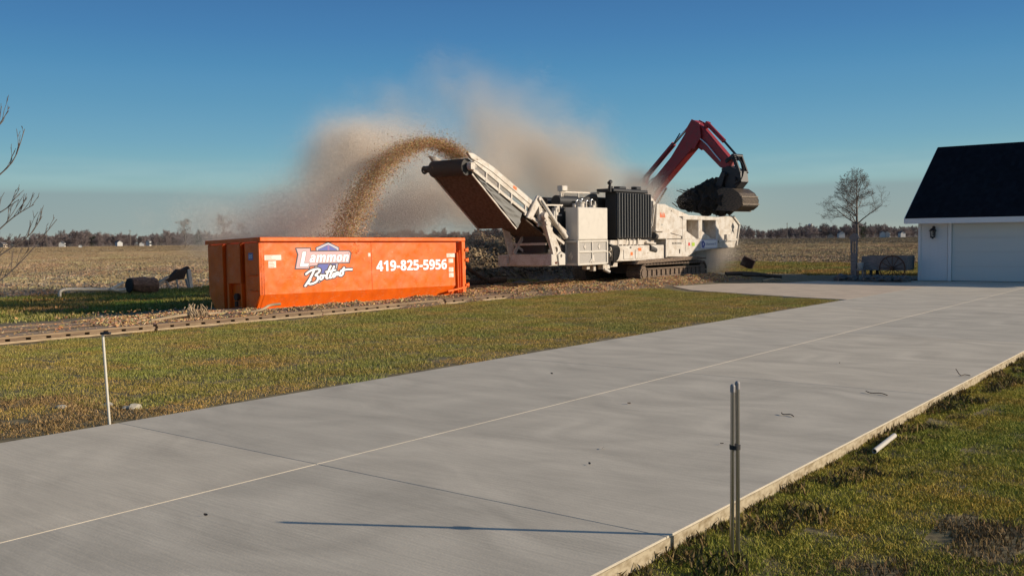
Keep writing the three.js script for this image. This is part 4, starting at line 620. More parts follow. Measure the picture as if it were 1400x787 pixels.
// ------------------------------------------------------------------ garage
{
  const t = thing('garage', 'white lap-sided garage with a steep black roof and wide door', 'garage', [36.6, 0, -9.74]);
  const sideTex = tex(256, (u, v) => lin([0.72, 0.72, 0.7], 1 + 0.04 * fbm2(u * 6, v * 6, 3)), { repeat: 1 });
  const siding = M('white lap siding', [1, 1, 1], 0.6, 0, { map: sideTex }), trim = M('white trim', [0.76, 0.76, 0.74], 0.5), door = M('garage door paint', [0.62, 0.64, 0.6], 0.5), shingle = M('black shingles', [1, 1, 1], 0.95, 0, { specularIntensity: 0.1, map: tex(512, (u, v, x, y) => { const row = Math.floor(v * 24), cell = Math.floor(u * 16 + (row % 2) * 0.5 + 0.3 * n2(row, 3)), k = 0.75 + 0.5 * Math.abs(n2(cell * 1.7, row * 2.3)); return lin([0.013, 0.014, 0.017], k); }, { repeat: 1 / 3.2 }) });
  const W = 9.2, D = 8.0, wallH = 2.14, ridgeX = 4.0, ridgeY = 5.03;
  part('wall', [bx(0.03, 0, 0.02, 0.15, wallH, 1.1), bx(0.03, 0, 6.9, 0.15, wallH, W), bx(0.03, 2.08, 1.1, 0.15, wallH, 6.9), bx(0.15, 0, 0.02, D, wallH, 0.16), bx(0.15, 0, W - 0.14, D, wallH, W), bx(D - 0.12, 0, 0.16, D, wallH, W - 0.14)], siding, t);
  const gable = plate([[0.1, wallH], [D - 0.1, wallH], [ridgeX, ridgeY - 0.15]], 0.03, 0.15, 0); part('gable_wall', gable, siding, t); part('gable_wall', plate([[0.1, wallH], [D - 0.1, wallH], [ridgeX, ridgeY - 0.15]], W - 0.13, W - 0.01, 0), siding, t);
  const board = plate([[0, 0], [0.03, 0], [0.018, 0.112], [0.005, 0.112]], 0.1, 1.0, 0), board2 = plate([[0, 0], [0.03, 0], [0.018, 0.112], [0.005, 0.112]], 7.0, W - 0.1, 0);
  for (let i = 0; i < 19; i++) for (const g of [board, board2]) { const o = new THREE.Mesh(g, siding); o.name = 'lap_board'; o.position.set(-0.001, 0.01 + i * 0.112, 0); o.castShadow = o.receiveShadow = true; t.add(o); }
  part('corner_trim', [cbx(-0.025, 0, 0, 0.03, wallH, 0.095, 0.006), cbx(0.032, 0, -0.015, 0.12, wallH, 0.018, 0.006)], trim, t);
  part('door_frame', [cbx(-0.03, 0, 1.02, 0.1, 2.16, 1.14, 0.008), cbx(-0.03, 0, 6.86, 0.1, 2.16, 6.98, 0.008), cbx(-0.028, 2.06, 1.145, 0.1, 2.155, 6.855, 0.008)], trim, t);
  const dr = part('garage_door', bx(0.09, 0.0, 1.14, 0.12, 2.06, 6.86), door, t);
  for (let i = 0; i < 4; i++) part('door_section', cbx(0.05, 0.012 + i * 0.512, 1.145, 0.089, 0.518 + i * 0.512, 6.855, 0.008), door, dr);
  part('door_seal', bx(0.03, 0.0, 1.145, 0.088, 0.012, 6.855), matRubber, dr);
  // roof slabs with thickness, fascia, rake boards
  const sl = (ridgeY - 2.18) / (ridgeX + 0.42);
  const front = [[-0.42, 2.18], [-0.42, 2.3], [ridgeX, ridgeY + 0.12], [ridgeX, ridgeY]], back = [[ridgeX, ridgeY], [ridgeX, ridgeY + 0.12], [D + 0.42, 2.3], [D + 0.42, 2.18]];
  part('roof', [plate(front, -0.36, W + 0.36, 0), plate(back, -0.36, W + 0.36, 0)], shingle, t);
  part('fascia', [cbx(-0.45, 2.07, -0.36, -0.425, 2.26, W + 0.36, 0.005)], trim, t);
  part('soffit', bx(-0.42, 2.14, -0.34, 0.02, 2.165, W + 0.34), trim, t);
  part('rake_board', [plate([[-0.44, 2.08], [-0.44, 2.26], [ridgeX, ridgeY + 0.07], [ridgeX, ridgeY - 0.13]], -0.39, -0.362, 0.004), plate([[D + 0.44, 2.08], [D + 0.44, 2.26], [ridgeX + 0.002, ridgeY + 0.07], [ridgeX + 0.002, ridgeY - 0.13]], -0.39, -0.362, 0.004)], trim, t);
  const lamp = thing('wall_lantern', 'black wall lantern on the white siding left of the garage door', 'lantern', [36.6, 0, -9.2]);
  part('back_plate', plate([[-0.06, 1.62], [0.06, 1.62], [0.05, 1.95], [0, 1.99], [-0.05, 1.95]], 0.0, 0.02, 0.004).rotateY(-Math.PI / 2), matBlack, lamp);
  part('lantern_frame', [rod([-0.17, 1.52, 0], [-0.17, 1.56, 0], 0.02, 0.05, 8), rod([-0.17, 1.56, 0], [-0.17, 1.6, 0], 0.09, 0.09, 8), ...[0, 1, 2, 3].map((k) => rod([-0.17 + 0.085 * Math.cos(k * 1.571 + 0.785), 1.6, 0.085 * Math.sin(k * 1.571 + 0.785)], [-0.17 + 0.105 * Math.cos(k * 1.571 + 0.785), 1.8, 0.105 * Math.sin(k * 1.571 + 0.785)], 0.012)), rod([-0.17, 1.8, 0], [-0.17, 1.9, 0], 0.14, 0.06, 8), rod([-0.17, 1.9, 0], [-0.17, 1.98, 0], 0.025, 0.01, 8), tube([[-0.17, 1.9, 0], [-0.12, 1.97, 0], [-0.02, 1.9, 0]], 0.015, 10, 6)], matBlack, lamp);
  part('lantern_glass', rod([-0.17, 1.6, 0], [-0.17, 1.8, 0], 0.075, 0.09, 8), M('seeded glass', [0.9, 0.92, 0.92], 0.15, 0, { transmission: 1 }), lamp);
}

// ------------------------------------------------------------------ garden corner beside the garage
{
  const w = thing('garden_wagon', 'old grey wooden wagon box with one large spoked wheel', 'wagon', [36.0, 0, -10.77]);
  for (let i = 0; i < 4; i++) { part('side_board', cbx(0, 0.43 + i * 0.12, -0.82, 0.035, 0.545 + i * 0.12, 0.82, 0.005), matGreyBoard, w); part('side_board', cbx(0.9, 0.43 + i * 0.12, -0.82, 0.935, 0.545 + i * 0.12, 0.82, 0.005), matGreyBoard, w); }
  for (const z of [-0.82, 0.785]) part('end_board', cbx(0.036, 0.43, z, 0.899, 0.9, z + 0.035, 0.005), matGreyBoard, w);
  part('bed', cbx(0.0, 0.38, -0.8, 0.93, 0.425, 0.8, 0.005), matGreyBoard, w);
  part('axle', [rod([-0.16, 0.44, 0.32], [0.95, 0.44, 0.32], 0.03), bar([0.1, 0.0, -0.5], [0.1, 0.38, -0.5], 0.09), bar([0.85, 0.0, -0.5], [0.85, 0.38, -0.5], 0.09)], matDark, w);
  const wheel = part('wheel', [new THREE.TorusGeometry(0.45, 0.022, 8, 40).rotateY(Math.PI / 2).translate(-0.1, 0.46, 0.32)], matRust, w);
  part('hub', rod([-0.17, 0.46, 0.32], [-0.04, 0.46, 0.32], 0.06, 0.06, 12), matRust, wheel);
  for (let k = 0; k < 12; k++) { const a = k * Math.PI / 6; part('spoke', rod([-0.1, 0.46 + 0.05 * Math.sin(a), 0.32 + 0.05 * Math.cos(a)], [-0.1, 0.46 + 0.44 * Math.sin(a), 0.32 + 0.44 * Math.cos(a)], 0.013, 0.011, 6), matRust, wheel); }
  const p = thing('hand_pump_post', 'grey wooden pump post with rounded cap beside the wagon', 'post', [35.9, 0, -11.83]);
  part('post', [cbx(-0.07, 0, -0.11, 0.07, 1.02, 0.11, 0.015)], matGreyBoard, p);
  part('upright', cbx(-0.05, 1.02, -0.13, 0.05, 1.6, -0.075, 0.008), matGreyBoard, p); part('upright', cbx(-0.05, 1.02, 0.06, 0.05, 1.6, 0.115, 0.008), matGreyBoard, p); part('upright', cbx(-0.03, 1.02, -0.03, 0.03, 1.6, 0.02, 0.008), matGreyBoard, p);
  part('cap', [rod([-0.06, 1.6, 0], [0.06, 1.6, 0], 0.15, 0.15, 20), cbx(-0.07, 1.54, -0.17, 0.07, 1.6, 0.17)], matGreyBoard, p);
  const s = thing('white_bucket', 'small pale bucket hanging between pump post and wagon', 'bucket', [35.75, 0.42, -11.55]);
  part('bucket_body', new THREE.LatheGeometry([[0, 0], [0.09, 0], [0.12, 0.24], [0.115, 0.24], [0.085, 0.01], [0, 0.01]].map(([x, y]) => new THREE.Vector2(x, y)), 20), M('pale zinc', [0.5, 0.5, 0.48], 0.5, 0.3), s);
  part('bail', new THREE.TorusGeometry(0.12, 0.006, 6, 18, Math.PI).translate(0, 0.24, 0), matSilver, s);
  const st = thing('plank_stand', 'low plank stand holding the pale bucket', 'stand', [35.75, 0, -11.55]); part('top', cbx(-0.17, 0.37, -0.17, 0.17, 0.418, 0.17, 0.005), matGreyBoard, st); for (const [a, b] of [[-0.13, -0.13], [0.13, -0.13], [-0.13, 0.13], [0.13, 0.13]]) part('leg', cbx(a - 0.03, 0, b - 0.03, a + 0.03, 0.37, b + 0.03, 0.004), matGreyBoard, st);
  const r = rng(81), stone = M('grey garden stone', [1, 1, 1], 0.95, 0, { map: tex(256, (u, v) => lin([0.13, 0.125, 0.115], 1 + 0.6 * fbm2(u * 7, v * 7, 4))) });
  const at = ['beside the pump post', 'left of the wagon wheel', 'under the wagon box', 'below the wagon wheel hub', 'right of the wagon wheel', 'by the garage corner', 'in front of the wagon', 'before the pump post'];
  at.forEach((where, i) => {
    const g = new THREE.IcosahedronGeometry(0.16 + 0.07 * r(), 2), q = g.attributes.position, k = r() * 9; for (let j = 0; j < q.count; j++) { const v = V().fromBufferAttribute(q, j); v.multiplyScalar(1 + 0.35 * n3(v.x * 5 + k, v.y * 5, v.z * 5)); q.setXYZ(j, v.x, v.y * 0.7, v.z); } g.computeVertexNormals();
    const o = part('garden_stone', g, stone, scene); o.position.set(35.35 + 0.15 * r(), 0.08, [-12.15, -11.15, -10.85, -10.45, -10.05, -9.85, -10.65, -11.75][i]); o.userData = { label: 'rounded grey garden stone ' + where, category: 'stone', group: 'stones edging the garden bed' };
  });
  const bed = sheet(34.9, 38.5, -12.9, -9.9, 0.2, (x, z) => 0.004 + 0.03 * Math.abs(fbm2(x, z, 3)), null); structure('garden_bed', bed, matDirt);
}

// ------------------------------------------------------------------ marker posts
{
  const galv = M('galvanised tube', [0.42, 0.4, 0.37], 0.3, 1);
  const cap = M('rubber tip', [0.3, 0.28, 0.27], 0.6);
  const t = thing('twin_marker_posts', 'two slim metal tubes strapped together on the near grass edge', 'marker post', [4.95, -0.13, -2.29]);
  const dir = [0.42, 0.907]; // across the view
  for (const [k, h, lean] of [[-1, 0.975, 0.004], [1, 0.99, -0.004]]) {
    const x = k * 0.0165 * dir[0] + k * 0.007, z = k * 0.0165 * dir[1] - k * 0.003;
    part('tube', rod([x, -0.05, z], [x + lean * dir[0], h, z + lean * dir[1]], 0.0125, 0.0125, 20), galv, t);
    part('tip', [rod([x + lean * dir[0], h - 0.02, z + lean * dir[1]], [x + lean * dir[0], h + 0.012, z + lean * dir[1]], 0.0145, 0.0145, 18), new THREE.SphereGeometry(0.0145, 16, 8).translate(x + lean * dir[0], h + 0.012, z + lean * dir[1])], cap, t);
  }
  part('strap', rod([0, 0.63, 0], [0, 0.655, 0], 0.031, 0.031, 22).scale(1, 1, 1), matRubber, t);
  const p = thing('marker_post', 'single thin white marker post leaning at the left lawn edge', 'marker post', [4.66, -0.03, -8.5]);
  part('tube', rod([0, -0.05, 0], [-0.03, 0.885, -0.02], 0.0125, 0.0125, 16), M('white painted tube', [0.58, 0.54, 0.45], 0.5), p);
  part('clip', [bar([-0.04, 0.885, -0.03], [0.0, 0.887, 0.06], 0.03, 0.022)], matBlack, p);
}

// ------------------------------------------------------------------ bare trees
function bareTree(seed, { height, trunkR, levels, spread: sp, lift = 0.35, twigs = 3, first = 0.22, seg = 6, minR = 0.004 }) {
  const r = rng(seed), limbs = [[], []]; // trunk, branches
  function grow(p, dir, len, rad, level) {
    const n = level === 0 ? 7 : 4, pts = [p.clone()], d = dir.clone(), radii = [rad], kids = [];
    for (let i = 1; i <= n; i++) {
      d.add(V(r() - 0.5, (r() - 0.5) * 0.6 + lift * 0.25 * (level ? 1 : 0.3), r() - 0.5).multiplyScalar(level === 0 ? 0.12 : 0.34)).normalize();
      pts.push(pts[i - 1].clone().addScaledVector(d, len / n)); radii.push(Math.max(minR, rad * (1 - (level === 0 ? 0.82 : 0.7) * i / n)));
      kids.push([pts[i].clone(), d.clone(), radii[i], i / n]);
    }
    const s = level === 0 ? 8 : level === 1 ? seg : level === 2 ? 4 : 3, g = taper(pts, radii, s);
    limbs[level === 0 ? 0 : 1].push(g);
    if (level >= levels) return;
    for (const [q, kd, kr, f] of kids) {
      if (level === 0 && f < first) continue;
      const m = level === 0 ? 2 + (r() < 0.5 ? 1 : 0) : f > 0.2 ? (r() < 0.6 ? 2 : 1) : 0;
      for (let k = 0; k < m; k++) {
        const a = r() * 6.283, side = V(Math.cos(a), 0, Math.sin(a)).addScaledVector(kd, -kd.dot(V(Math.cos(a), 0, Math.sin(a)))).normalize();
        const nd = kd.clone().multiplyScalar(1 - sp * 0.6).addScaledVector(side, sp).add(V(0, lift * 0.6, 0)).normalize();
        grow(q, nd, len * (level === 0 ? lerp(0.62, 0.3, f) : lerp(0.68, 0.42, f)) * lerp(0.75, 1.15, r()), Math.max(minR, kr * lerp(0.45, 0.68, r())), level + 1);
      }
    }
  }
  grow(V(0, 0, 0), V(0, 1, 0), height, trunkR, 0);
  return limbs.map((l) => mergeGeometries(l));
}
function taper(pts, radii, s) {
  const P = [], N = [], I = [], up = V(0.3, 0.2, 0.93).normalize();
  pts.forEach((p, i) => {
    const d = pts[Math.min(i + 1, pts.length - 1)].clone().sub(pts[Math.max(i - 1, 0)]).normalize(), a = V().crossVectors(d, up).normalize(), b = V().crossVectors(d, a);
    for (let k = 0; k < s; k++) { const w = k / s * 6.283, n = a.clone().multiplyScalar(Math.cos(w)).addScaledVector(b, Math.sin(w)); P.push(p.x + n.x * radii[i], p.y + n.y * radii[i], p.z + n.z * radii[i]); N.push(n.x, n.y, n.z); }
  });
  for (let i = 0; i < pts.length - 1; i++) for (let k = 0; k < s; k++) { const a = i * s + k, b = i * s + (k + 1) % s, c = a + s, d = b + s; I.push(a, b, c, b, d, c); }
  const g = new THREE.BufferGeometry(); g.setAttribute('position', new THREE.Float32BufferAttribute(P, 3)); g.setAttribute('normal', new THREE.Float32BufferAttribute(N, 3)); g.setIndex(I); return g;
}
const polar = (deg, dist) => [Math.cos(deg / 57.2958) * dist, -Math.sin(deg / 57.2958) * dist]; // compass round the camera's spot, degrees from the drive's direction
const matTwig = M('grey brown twig bark', [0.17, 0.135, 0.11], 1), matTrunk = M('grey bark', [0.16, 0.13, 0.105], 1);
{
  const [x, z] = [3.62, -9.75];
  const t = thing('young_tree', 'young bare tree at the left edge with twigs reaching into view', 'tree', [x, -0.03, z], 2.2);
  const r = rng(107), twigs = [], W = (p) => V(p[0] - x, p[1] + 0.03, p[2] - z);
  t.rotation.y = 0;
  part('trunk', taper([[0, 0, 0], [0.02, 0.6, 0.01], [0, 1.2, 0.03], [0.05, 1.9, 0.02], [0.02, 2.6, 0], [0.03, 3.4, 0.02]].map((p) => V(...p)), [0.06, 0.05, 0.042, 0.032, 0.02, 0.006], 10), matTrunk, t);
  const limbs = [ // start height on the trunk, way points
    [0.75, [3.85, 1.1, -9.6], [4.1, 1.36, -9.37], [4.25, 1.58, -9.17], [4.44, 1.93, -8.93]],
    [0.95, [3.9, 1.32, -9.55], [4.1, 1.6, -9.35], [4.28, 1.78, -9.15], [4.36, 1.96, -9.05]],
    [1.15, [3.9, 1.55, -9.5], [4.09, 1.83, -9.36], [4.2, 1.98, -9.2], [4.3, 2.07, -9.08]],
    [1.45, [3.88, 1.85, -9.5], [4.1, 2.0, -9.33], [4.22, 2.12, -9.2]],
    [1.7, [3.88, 2.15, -9.52], [4.12, 2.36, -9.34], [4.2, 2.5, -9.22], [4.27, 2.78, -9.14]],
    [2.0, [3.85, 2.5, -9.55], [4.08, 2.75, -9.38], [4.18, 2.95, -9.25]],
    [1.0, [3.4, 1.4, -9.5], [3.2, 1.9, -9.3], [3.05, 2.4, -9.2]], [1.4, [3.5, 1.8, -10.0], [3.3, 2.3, -10.3], [3.2, 2.8, -10.5]], [1.8, [3.7, 2.2, -10.0], [3.85, 2.7, -10.3], [3.9, 3.1, -10.5]],
  ];
  for (const [h, ...way] of limbs) {
    const curve = new THREE.CatmullRomCurve3([V(0.02, h, 0.02), ...way.map(W)]), n = 10, pts = curve.getPoints(n); twigs.push(taper(pts, pts.map((_, i) => lerp(0.011, 0.003, i / n)), 6));
    for (let k = 0; k < 11; k++) {
      const f = lerp(0.25, 0.97, r()), p = curve.getPoint(f), d = curve.getTangent(f), L = lerp(0.3, 0.1, f) * lerp(0.6, 1.3, r()), out = V(r() - 0.5, 0.45 + 0.6 * r(), r() - 0.5).normalize();
      const e = d.clone().multiplyScalar(0.75).add(out.multiplyScalar(0.75)).normalize(), q = [p, p.clone().addScaledVector(e, L * 0.5).add(V((r() - 0.5) * 0.02, 0.01, (r() - 0.5) * 0.02)), p.clone().addScaledVector(e, L).add(V(0, 0.03, 0))];
      twigs.push(taper(q, [0.004, 0.0032, 0.0022], 4));
      for (let j = 0; j < 2; j++) { const m = q[1].clone().lerp(q[2], r()), u = e.clone().add(V(r() - 0.5, r() * 0.6, r() - 0.5)).normalize(); twigs.push(taper([m, m.clone().addScaledVector(u, L * 0.4)], [0.003, 0.002], 3)); }
    }
  }
  part('crown', mergeGeometries(twigs), matTwig, t);
}
const farTree = (seed, name, label, deg, dist, h, opt) => {
  const [x, z] = polar(deg, dist), t = thing(name, label, 'tree', [x, -0.1, z], seed);
  const [a, b] = bareTree(seed, { height: h, trunkR: h * 0.028, levels: 4, spread: 0.7, lift: 0.3, first: 0.3, minR: h * 0.0016, seg: 4, ...opt });
  part('trunk', a, matTrunk, t); part('crown', b, matTwig, t);
};
farTree(201, 'field_tree', 'tall bare tree standing alone in the field left of the garage', 18.07, 345, 18.5, { first: 0.24, spread: 0.88, lift: 0.44, minR: 0.023, levels: 4 });
farTree(202, 'field_tree', 'dark bare tree beyond the field left of the evergreen', 56.97, 430, 9.2, { spread: 0.75, minR: 0.04, levels: 3 });
farTree(203, 'field_tree', 'pale bare tree rising behind the orange container rim', 54.9, 430, 10.6, { minR: 0.035, spread: 0.6, levels: 3 });
farTree(204, 'field_tree', 'faint bare tree in the dust right of the pale one', 53.9, 440, 8.0, { minR: 0.03, levels: 3 });
{ // evergreen
  const [x, z] = polar(56.27, 420), t = thing('spruce_tree', 'dark pointed evergreen tree beyond the field', 'tree', [x, -0.1, z]), r = rng(205), P = [];
  for (let i = 0; i < 1500; i++) { const f = Math.pow(r(), 0.8), y = 0.6 + f * 6.4, R = 1.35 * (1 - f) * (0.8 + 0.35 * r()) + 0.08, a = r() * 6.283, s = 0.35; const c = V(Math.cos(a) * R, y, Math.sin(a) * R); for (let k = 0; k < 3; k++) P.push(c.x + (r() - 0.5) * s * 2, c.y + (r() - 0.6) * s, c.z + (r() - 0.5) * s * 2); }
  const g = new THREE.BufferGeometry(); g.setAttribute('position', new THREE.Float32BufferAttribute(P, 3)); g.computeVertexNormals();
  part('crown', g, M('spruce needles', [0.025, 0.04, 0.022], 1), t); part('trunk', rod([0, 0, 0], [0, 6.6, 0], 0.2, 0.04), matTrunk, t);
}
{ // far belt of woods that reads as one mass, with a few darker evergreens in it
  const variants = [211, 212, 213].map((s) => { const [a, b] = bareTree(s, { height: 8, trunkR: 0.16, levels: 3, spread: 0.8, lift: 0.25, first: 0.12, minR: 0.06, seg: 3 }); const g = mergeGeometries([a, b]); const r = rng(s), P = []; for (let i = 0; i < 240; i++) { const a2 = r() * 6.283, R = Math.sqrt(r()) * 2.4, y = r() * 4.2, q = 0.5; const c = V(Math.cos(a2) * R, y, Math.sin(a2) * R); for (let k = 0; k < 3; k++) P.push(c.x + (r() - 0.5) * q, c.y + (r() - 0.5) * q * 1.4, c.z + (r() - 0.5) * q); } const h = new THREE.BufferGeometry(); h.setAttribute('position', new THREE.Float32BufferAttribute(P, 3)); h.computeVertexNormals(); h.deleteAttribute('uv'); const gi = g.toNonIndexed(); for (const q of [gi, h]) for (const n of Object.keys(q.attributes)) if (n !== 'position' && n !== 'normal') q.deleteAttribute(n); return mergeGeometries([gi, h]); });
  const r = rng(214), A = [];
  for (let row = 0; row < 5; row++) for (let d = 4; d < 70; d += 0.24) {
    const deg = d + (r() - 0.5) * 0.3, n = fbm2(deg * 0.16, 2, 3), dist = 610 + row * 26 + r() * 22, h = lerp(0.45, 0.9, clamp(0.5 + n + (r() - 0.5) * 0.5, 0, 1)), [x, z] = polar(deg, dist), tone = 0.75 + 0.6 * r();
    const ever = r() < 0.06; A.push([x, -0.1, z, r() * 6.28, h, ever ? [0.35, 0.5, 0.35] : [tone, tone * 0.98, tone], [0, 0], ever ? 0.9 : 0.85 + 0.4 * r()]);
  }
  spread('far_woods', 'distant grey brown belt of leafless woods along the horizon', 'woods', variants, M('far bare woods', [0.22, 0.18, 0.165], 1), A);
}
{ // far houses and barns
  const wallM = M('white house paint', [0.55, 0.54, 0.51], 0.8), roofM = M('grey house roof', [0.12, 0.11, 0.11], 0.9), tanM = M('tan house paint', [0.42, 0.34, 0.26], 0.8), glassM = M('dark house window', [0.03, 0.035, 0.04], 0.2);
  const house = (name, label, deg, dist, w, d, h, wm, turn) => {
    w *= 0.5; d *= 0.5; h *= 0.6;
    const [x, z] = polar(deg, dist), t = thing(name, label, 'house', [x, -0.1, z], turn);
    part('wall', bx(-w / 2, 0, -d / 2, w / 2, h, d / 2), wm, t);
    part('gable_wall', plate([[-d / 2, h], [d / 2, h], [0, h + d * 0.36]], -w / 2, w / 2, 0).rotateY(Math.PI / 2), wm, t);
    for (const s of [-1, 1]) { const g = bar([-w / 2 - 0.3, 0, 0], [w / 2 + 0.3, 0, 0], d * 0.66, 0.18); g.rotateX(s * 0.624); g.translate(0, h + d * 0.19, s * d * 0.27); part('roof', g, roofM, t); }
    for (const k of [-0.3, 0.3]) part('window', bx(k * w - 0.6, h * 0.35, d / 2, k * w + 0.6, h * 0.75, d / 2 + 0.06), glassM, t);
    part('window', bx(w / 2, h * 0.35, -0.6, w / 2 + 0.06, h * 0.75, 0.6), glassM, t);
  };
  house('long_white_barn', 'low bright white barn at the far left field edge', 62.45, 470, 4.2, 3.0, 1.5, wallM, 1.1);
  house('farm_house', 'pale farmhouse among trees left of the white barn', 63.35, 600, 6, 6, 3.4, wallM, 0.9);
  house('farm_house', 'small tan farmhouse at the far left of the horizon', 66.2, 600, 7, 6, 3, tanM, 0.5);
  house('farm_house', 'white gabled house left of the pair of small white houses', 60.5, 600, 8, 6, 3.6, wallM, 1.4);
  house('farm_house', 'low white house, left of the small pair', 59.3, 560, 5, 5, 2.4, wallM, 1.0);
  house('farm_house', 'narrow white house, right of the small pair', 58.95, 570, 3, 5, 4, wallM, 0.3);
  house('farm_house', 'white house left of the lone tall field tree', 18.95, 600, 7, 7, 4.6, wallM, 0.6);
  house('farm_house', 'grey roofed low house beside the white one', 19.5, 605, 8, 6, 2.8, tanM, 0.4);
  house('farm_house', 'white house right of the lone tall field tree', 16.75, 600, 4, 6, 4.4, wallM, 0.5);
  house('farm_house', 'second white house right of the lone tall tree', 16.5, 602, 3.2, 6, 4.2, wallM, 0.2);
  house('farm_house', 'white house nearest the garage corner on the horizon', 15.75, 600, 6, 6, 4, wallM, 0.8);
  const [x, z] = polar(20.62, 900), t = thing('water_tower', 'tiny white water tower above the far woods', 'water tower', [x, -0.1, z]);
  part('tank', new THREE.SphereGeometry(2.1, 20, 12).scale(1, 0.8, 1).translate(0, 10.6, 0), wallM, t); part('leg', rod([0, 0, 0], [0, 9.4, 0], 0.5, 0.4, 12), wallM, t);
  const poles = [['left of the tall field tree', 21.2], ['left of the water tower', 21.9], ['left of the small white pair', 59.9], ['among the far left houses', 64.1]];
  for (const [where, deg] of poles) { const [a, b] = polar(deg, 560), p = thing('utility_pole', 'thin wooden utility pole ' + where, 'utility pole', [a, -0.1, b], deg, 'utility poles along the far road'); part('pole', rod([0, 0, 0], [0, 9, 0], 0.17, 0.13, 8), matTrunk, p); part('cross_arm', cbx(-1.1, 8.2, -0.06, 1.1, 8.35, 0.06), matTrunk, p); }
}

// ------------------------------------------------------------------ fallen timber at the left
function logGeo(L, R, seed, bend = 0.05) {
  const g = new THREE.CylinderGeometry(R, R * 1.08, L, 20, 10), p = g.attributes.position;
  for (let i = 0; i < p.count; i++) { const v = V().fromBufferAttribute(p, i), k = (1 + 0.3 * fbm3(v.x * 4 + seed, v.y * 2.5, v.z * 4, 4)) * (1 - 0.18 * (v.y / L + 0.5)); p.setXYZ(i, v.x * k + bend * Math.sin(v.y * 2), v.y, v.z * k); }
  g.computeVertexNormals(); return g;
}
{
  const t = thing('stump_log', 'short thick brown log with a dark cut end on the grass', 'log', [18.9, -0.05, -31.9]);
  part('bark', logGeo(1.0, 0.29, 3).rotateZ(Math.PI / 2).rotateY(0.1).translate(0, 0.22, 0), M('reddish bark', [1, 1, 1], 1, 0, { map: tex(256, (u, v) => lin(mixc([0.34, 0.19, 0.12], [0.12, 0.07, 0.05], clamp(0.5 + fbm2(u * 24, v * 5, 3), 0, 1)))) }), t);
  part('cut_end', new THREE.CylinderGeometry(0.24, 0.26, 0.03, 18).rotateZ(Math.PI / 2).translate(-0.53, 0.22, 0.02), M('dark hollow wood', [0.045, 0.034, 0.028], 1), t);
  const p = thing('peeled_pole', 'long pale peeled branch lying on the grass left of the log', 'branch', [17.05, -0.05, -31.9]);
  part('branch', tube([[-1.2, -0.04, 0.02], [-1.18, 0.12, 0.02], [-1.05, 0.18, 0], [-0.2, 0.16, 0], [0.6, 0.13, 0.04], [0.85, 0.22, 0.05], [1.12, 0.34, 0.02]], 0.055, 40, 9), M('peeled white wood', [0.62, 0.54, 0.42], 0.8), p);
  part('side_branch', [tube([[0.55, 0.13, 0.1], [0.8, 0.08, 0.15], [1.1, 0.1, 0.16]], 0.06, 12, 7), tube([[0.7, 0.15, 0.0], [0.95, 0.03, 0.1], [1.15, 0.02, 0.1]], 0.05, 12, 7)], M('peeled white wood', [0.55, 0.5, 0.4], 0.8), p);
  const b = thing('broken_trunk', 'splintered trunk propped up with a dark torn end and pale wood', 'broken trunk', [21.0, -0.08, -33.0]);
  part('pale_limb', bar([-1.2, 0.0, 0.1], [-0.35, 0.42, 0], 0.15, 0.14), M('pale split wood', [0.42, 0.33, 0.24], 0.9), b);
  part('torn_bark', plate([[-0.62, 0.34], [-0.3, 0.46], [0.02, 0.74], [0.2, 0.72], [0.5, 0.84], [0.56, 0.76], [0.36, 0.52], [0.3, 0.34], [-0.1, 0.32], [-0.4, 0.24]], -0.12, 0.1, 0.03), M('torn dark bark', [0.05, 0.034, 0.026], 1), b);
  part('pale_limb', bar([0.5, 0.72, 0.05], [0.55, 0.0, 0.12], 0.13, 0.14), M('grey split wood', [0.6, 0.52, 0.44], 0.9), b);
  part('prop', [bar([-0.1, 0.35, 0.16], [-0.05, 0.0, 0.2], 0.05), bar([0.3, 0.36, 0.16], [0.36, 0.02, 0.24], 0.07), bar([-0.5, 0.3, 0.12], [-0.35, 0.0, 0.18], 0.04)], M('grey split wood', [0.36, 0.32, 0.28], 0.9), b);
  part('twig', [tube([[-1.9, 0.05, 0], [-1.8, 0.3, 0], [-1.55, 0.32, 0], [-1.4, 0.2, 0]], 0.025), tube([[-1.85, 0.1, 0.1], [-1.5, 0.15, 0.1], [-1.2, 0.1, 0.1]], 0.03)], matBark, b);
  const s = thing('dark_slab', 'dark brown square slab of bark beyond the infeed end', 'bark slab', [47.6, 0.27, -21.3], -1.15); s.scale.setScalar(1.15); const g = plate([[-0.3, -0.22], [0.3, -0.24], [0.29, 0.22], [-0.28, 0.24]], -0.12, 0.12, 0.03); g.rotateZ(-0.42); part('slab_bark', g, M('dark bark slab', [0.045, 0.024, 0.018], 0.95), s);
  const d = thing('white_stub', 'short white plastic pipe stub lying along the slab edge', 'pipe', [8.15, -0.085, -2.42], 0.07); part('pipe', [new THREE.LatheGeometry([[0.014, -0.36], [0.021, -0.36], [0.021, 0.36], [0.014, 0.36], [0.014, -0.36]].map(([x, y]) => new THREE.Vector2(x, y)), 18).rotateZ(Math.PI / 2).translate(0, 0.034, 0)], M('white plastic', [0.55, 0.5, 0.42], 0.5), d);
  [['twig lying on the slab near the right edge', 10.3, -3.15, 0.13, 1.3], ['small curled twig on the drive before the right edge', 8.6, -3.45, 0.08, 1.2], ['upright twig at the right slab edge', 12.2, -2.72, 0.08, 2]].forEach(([label, x, z, L, a], i) => { const o = part('fallen_twig', tube([[-L, 0.004, 0], [-L * 0.3, 0.012, 0.02], [L * 0.4, 0.008, -0.02], [L, i === 2 ? 0.08 : 0.014, 0.01]], 0.005, 14, 6), matBark, scene); o.position.set(x, 0.004, z); o.rotation.y = a; o.userData = { label, category: 'twig', group: 'twigs on the driveway' }; });
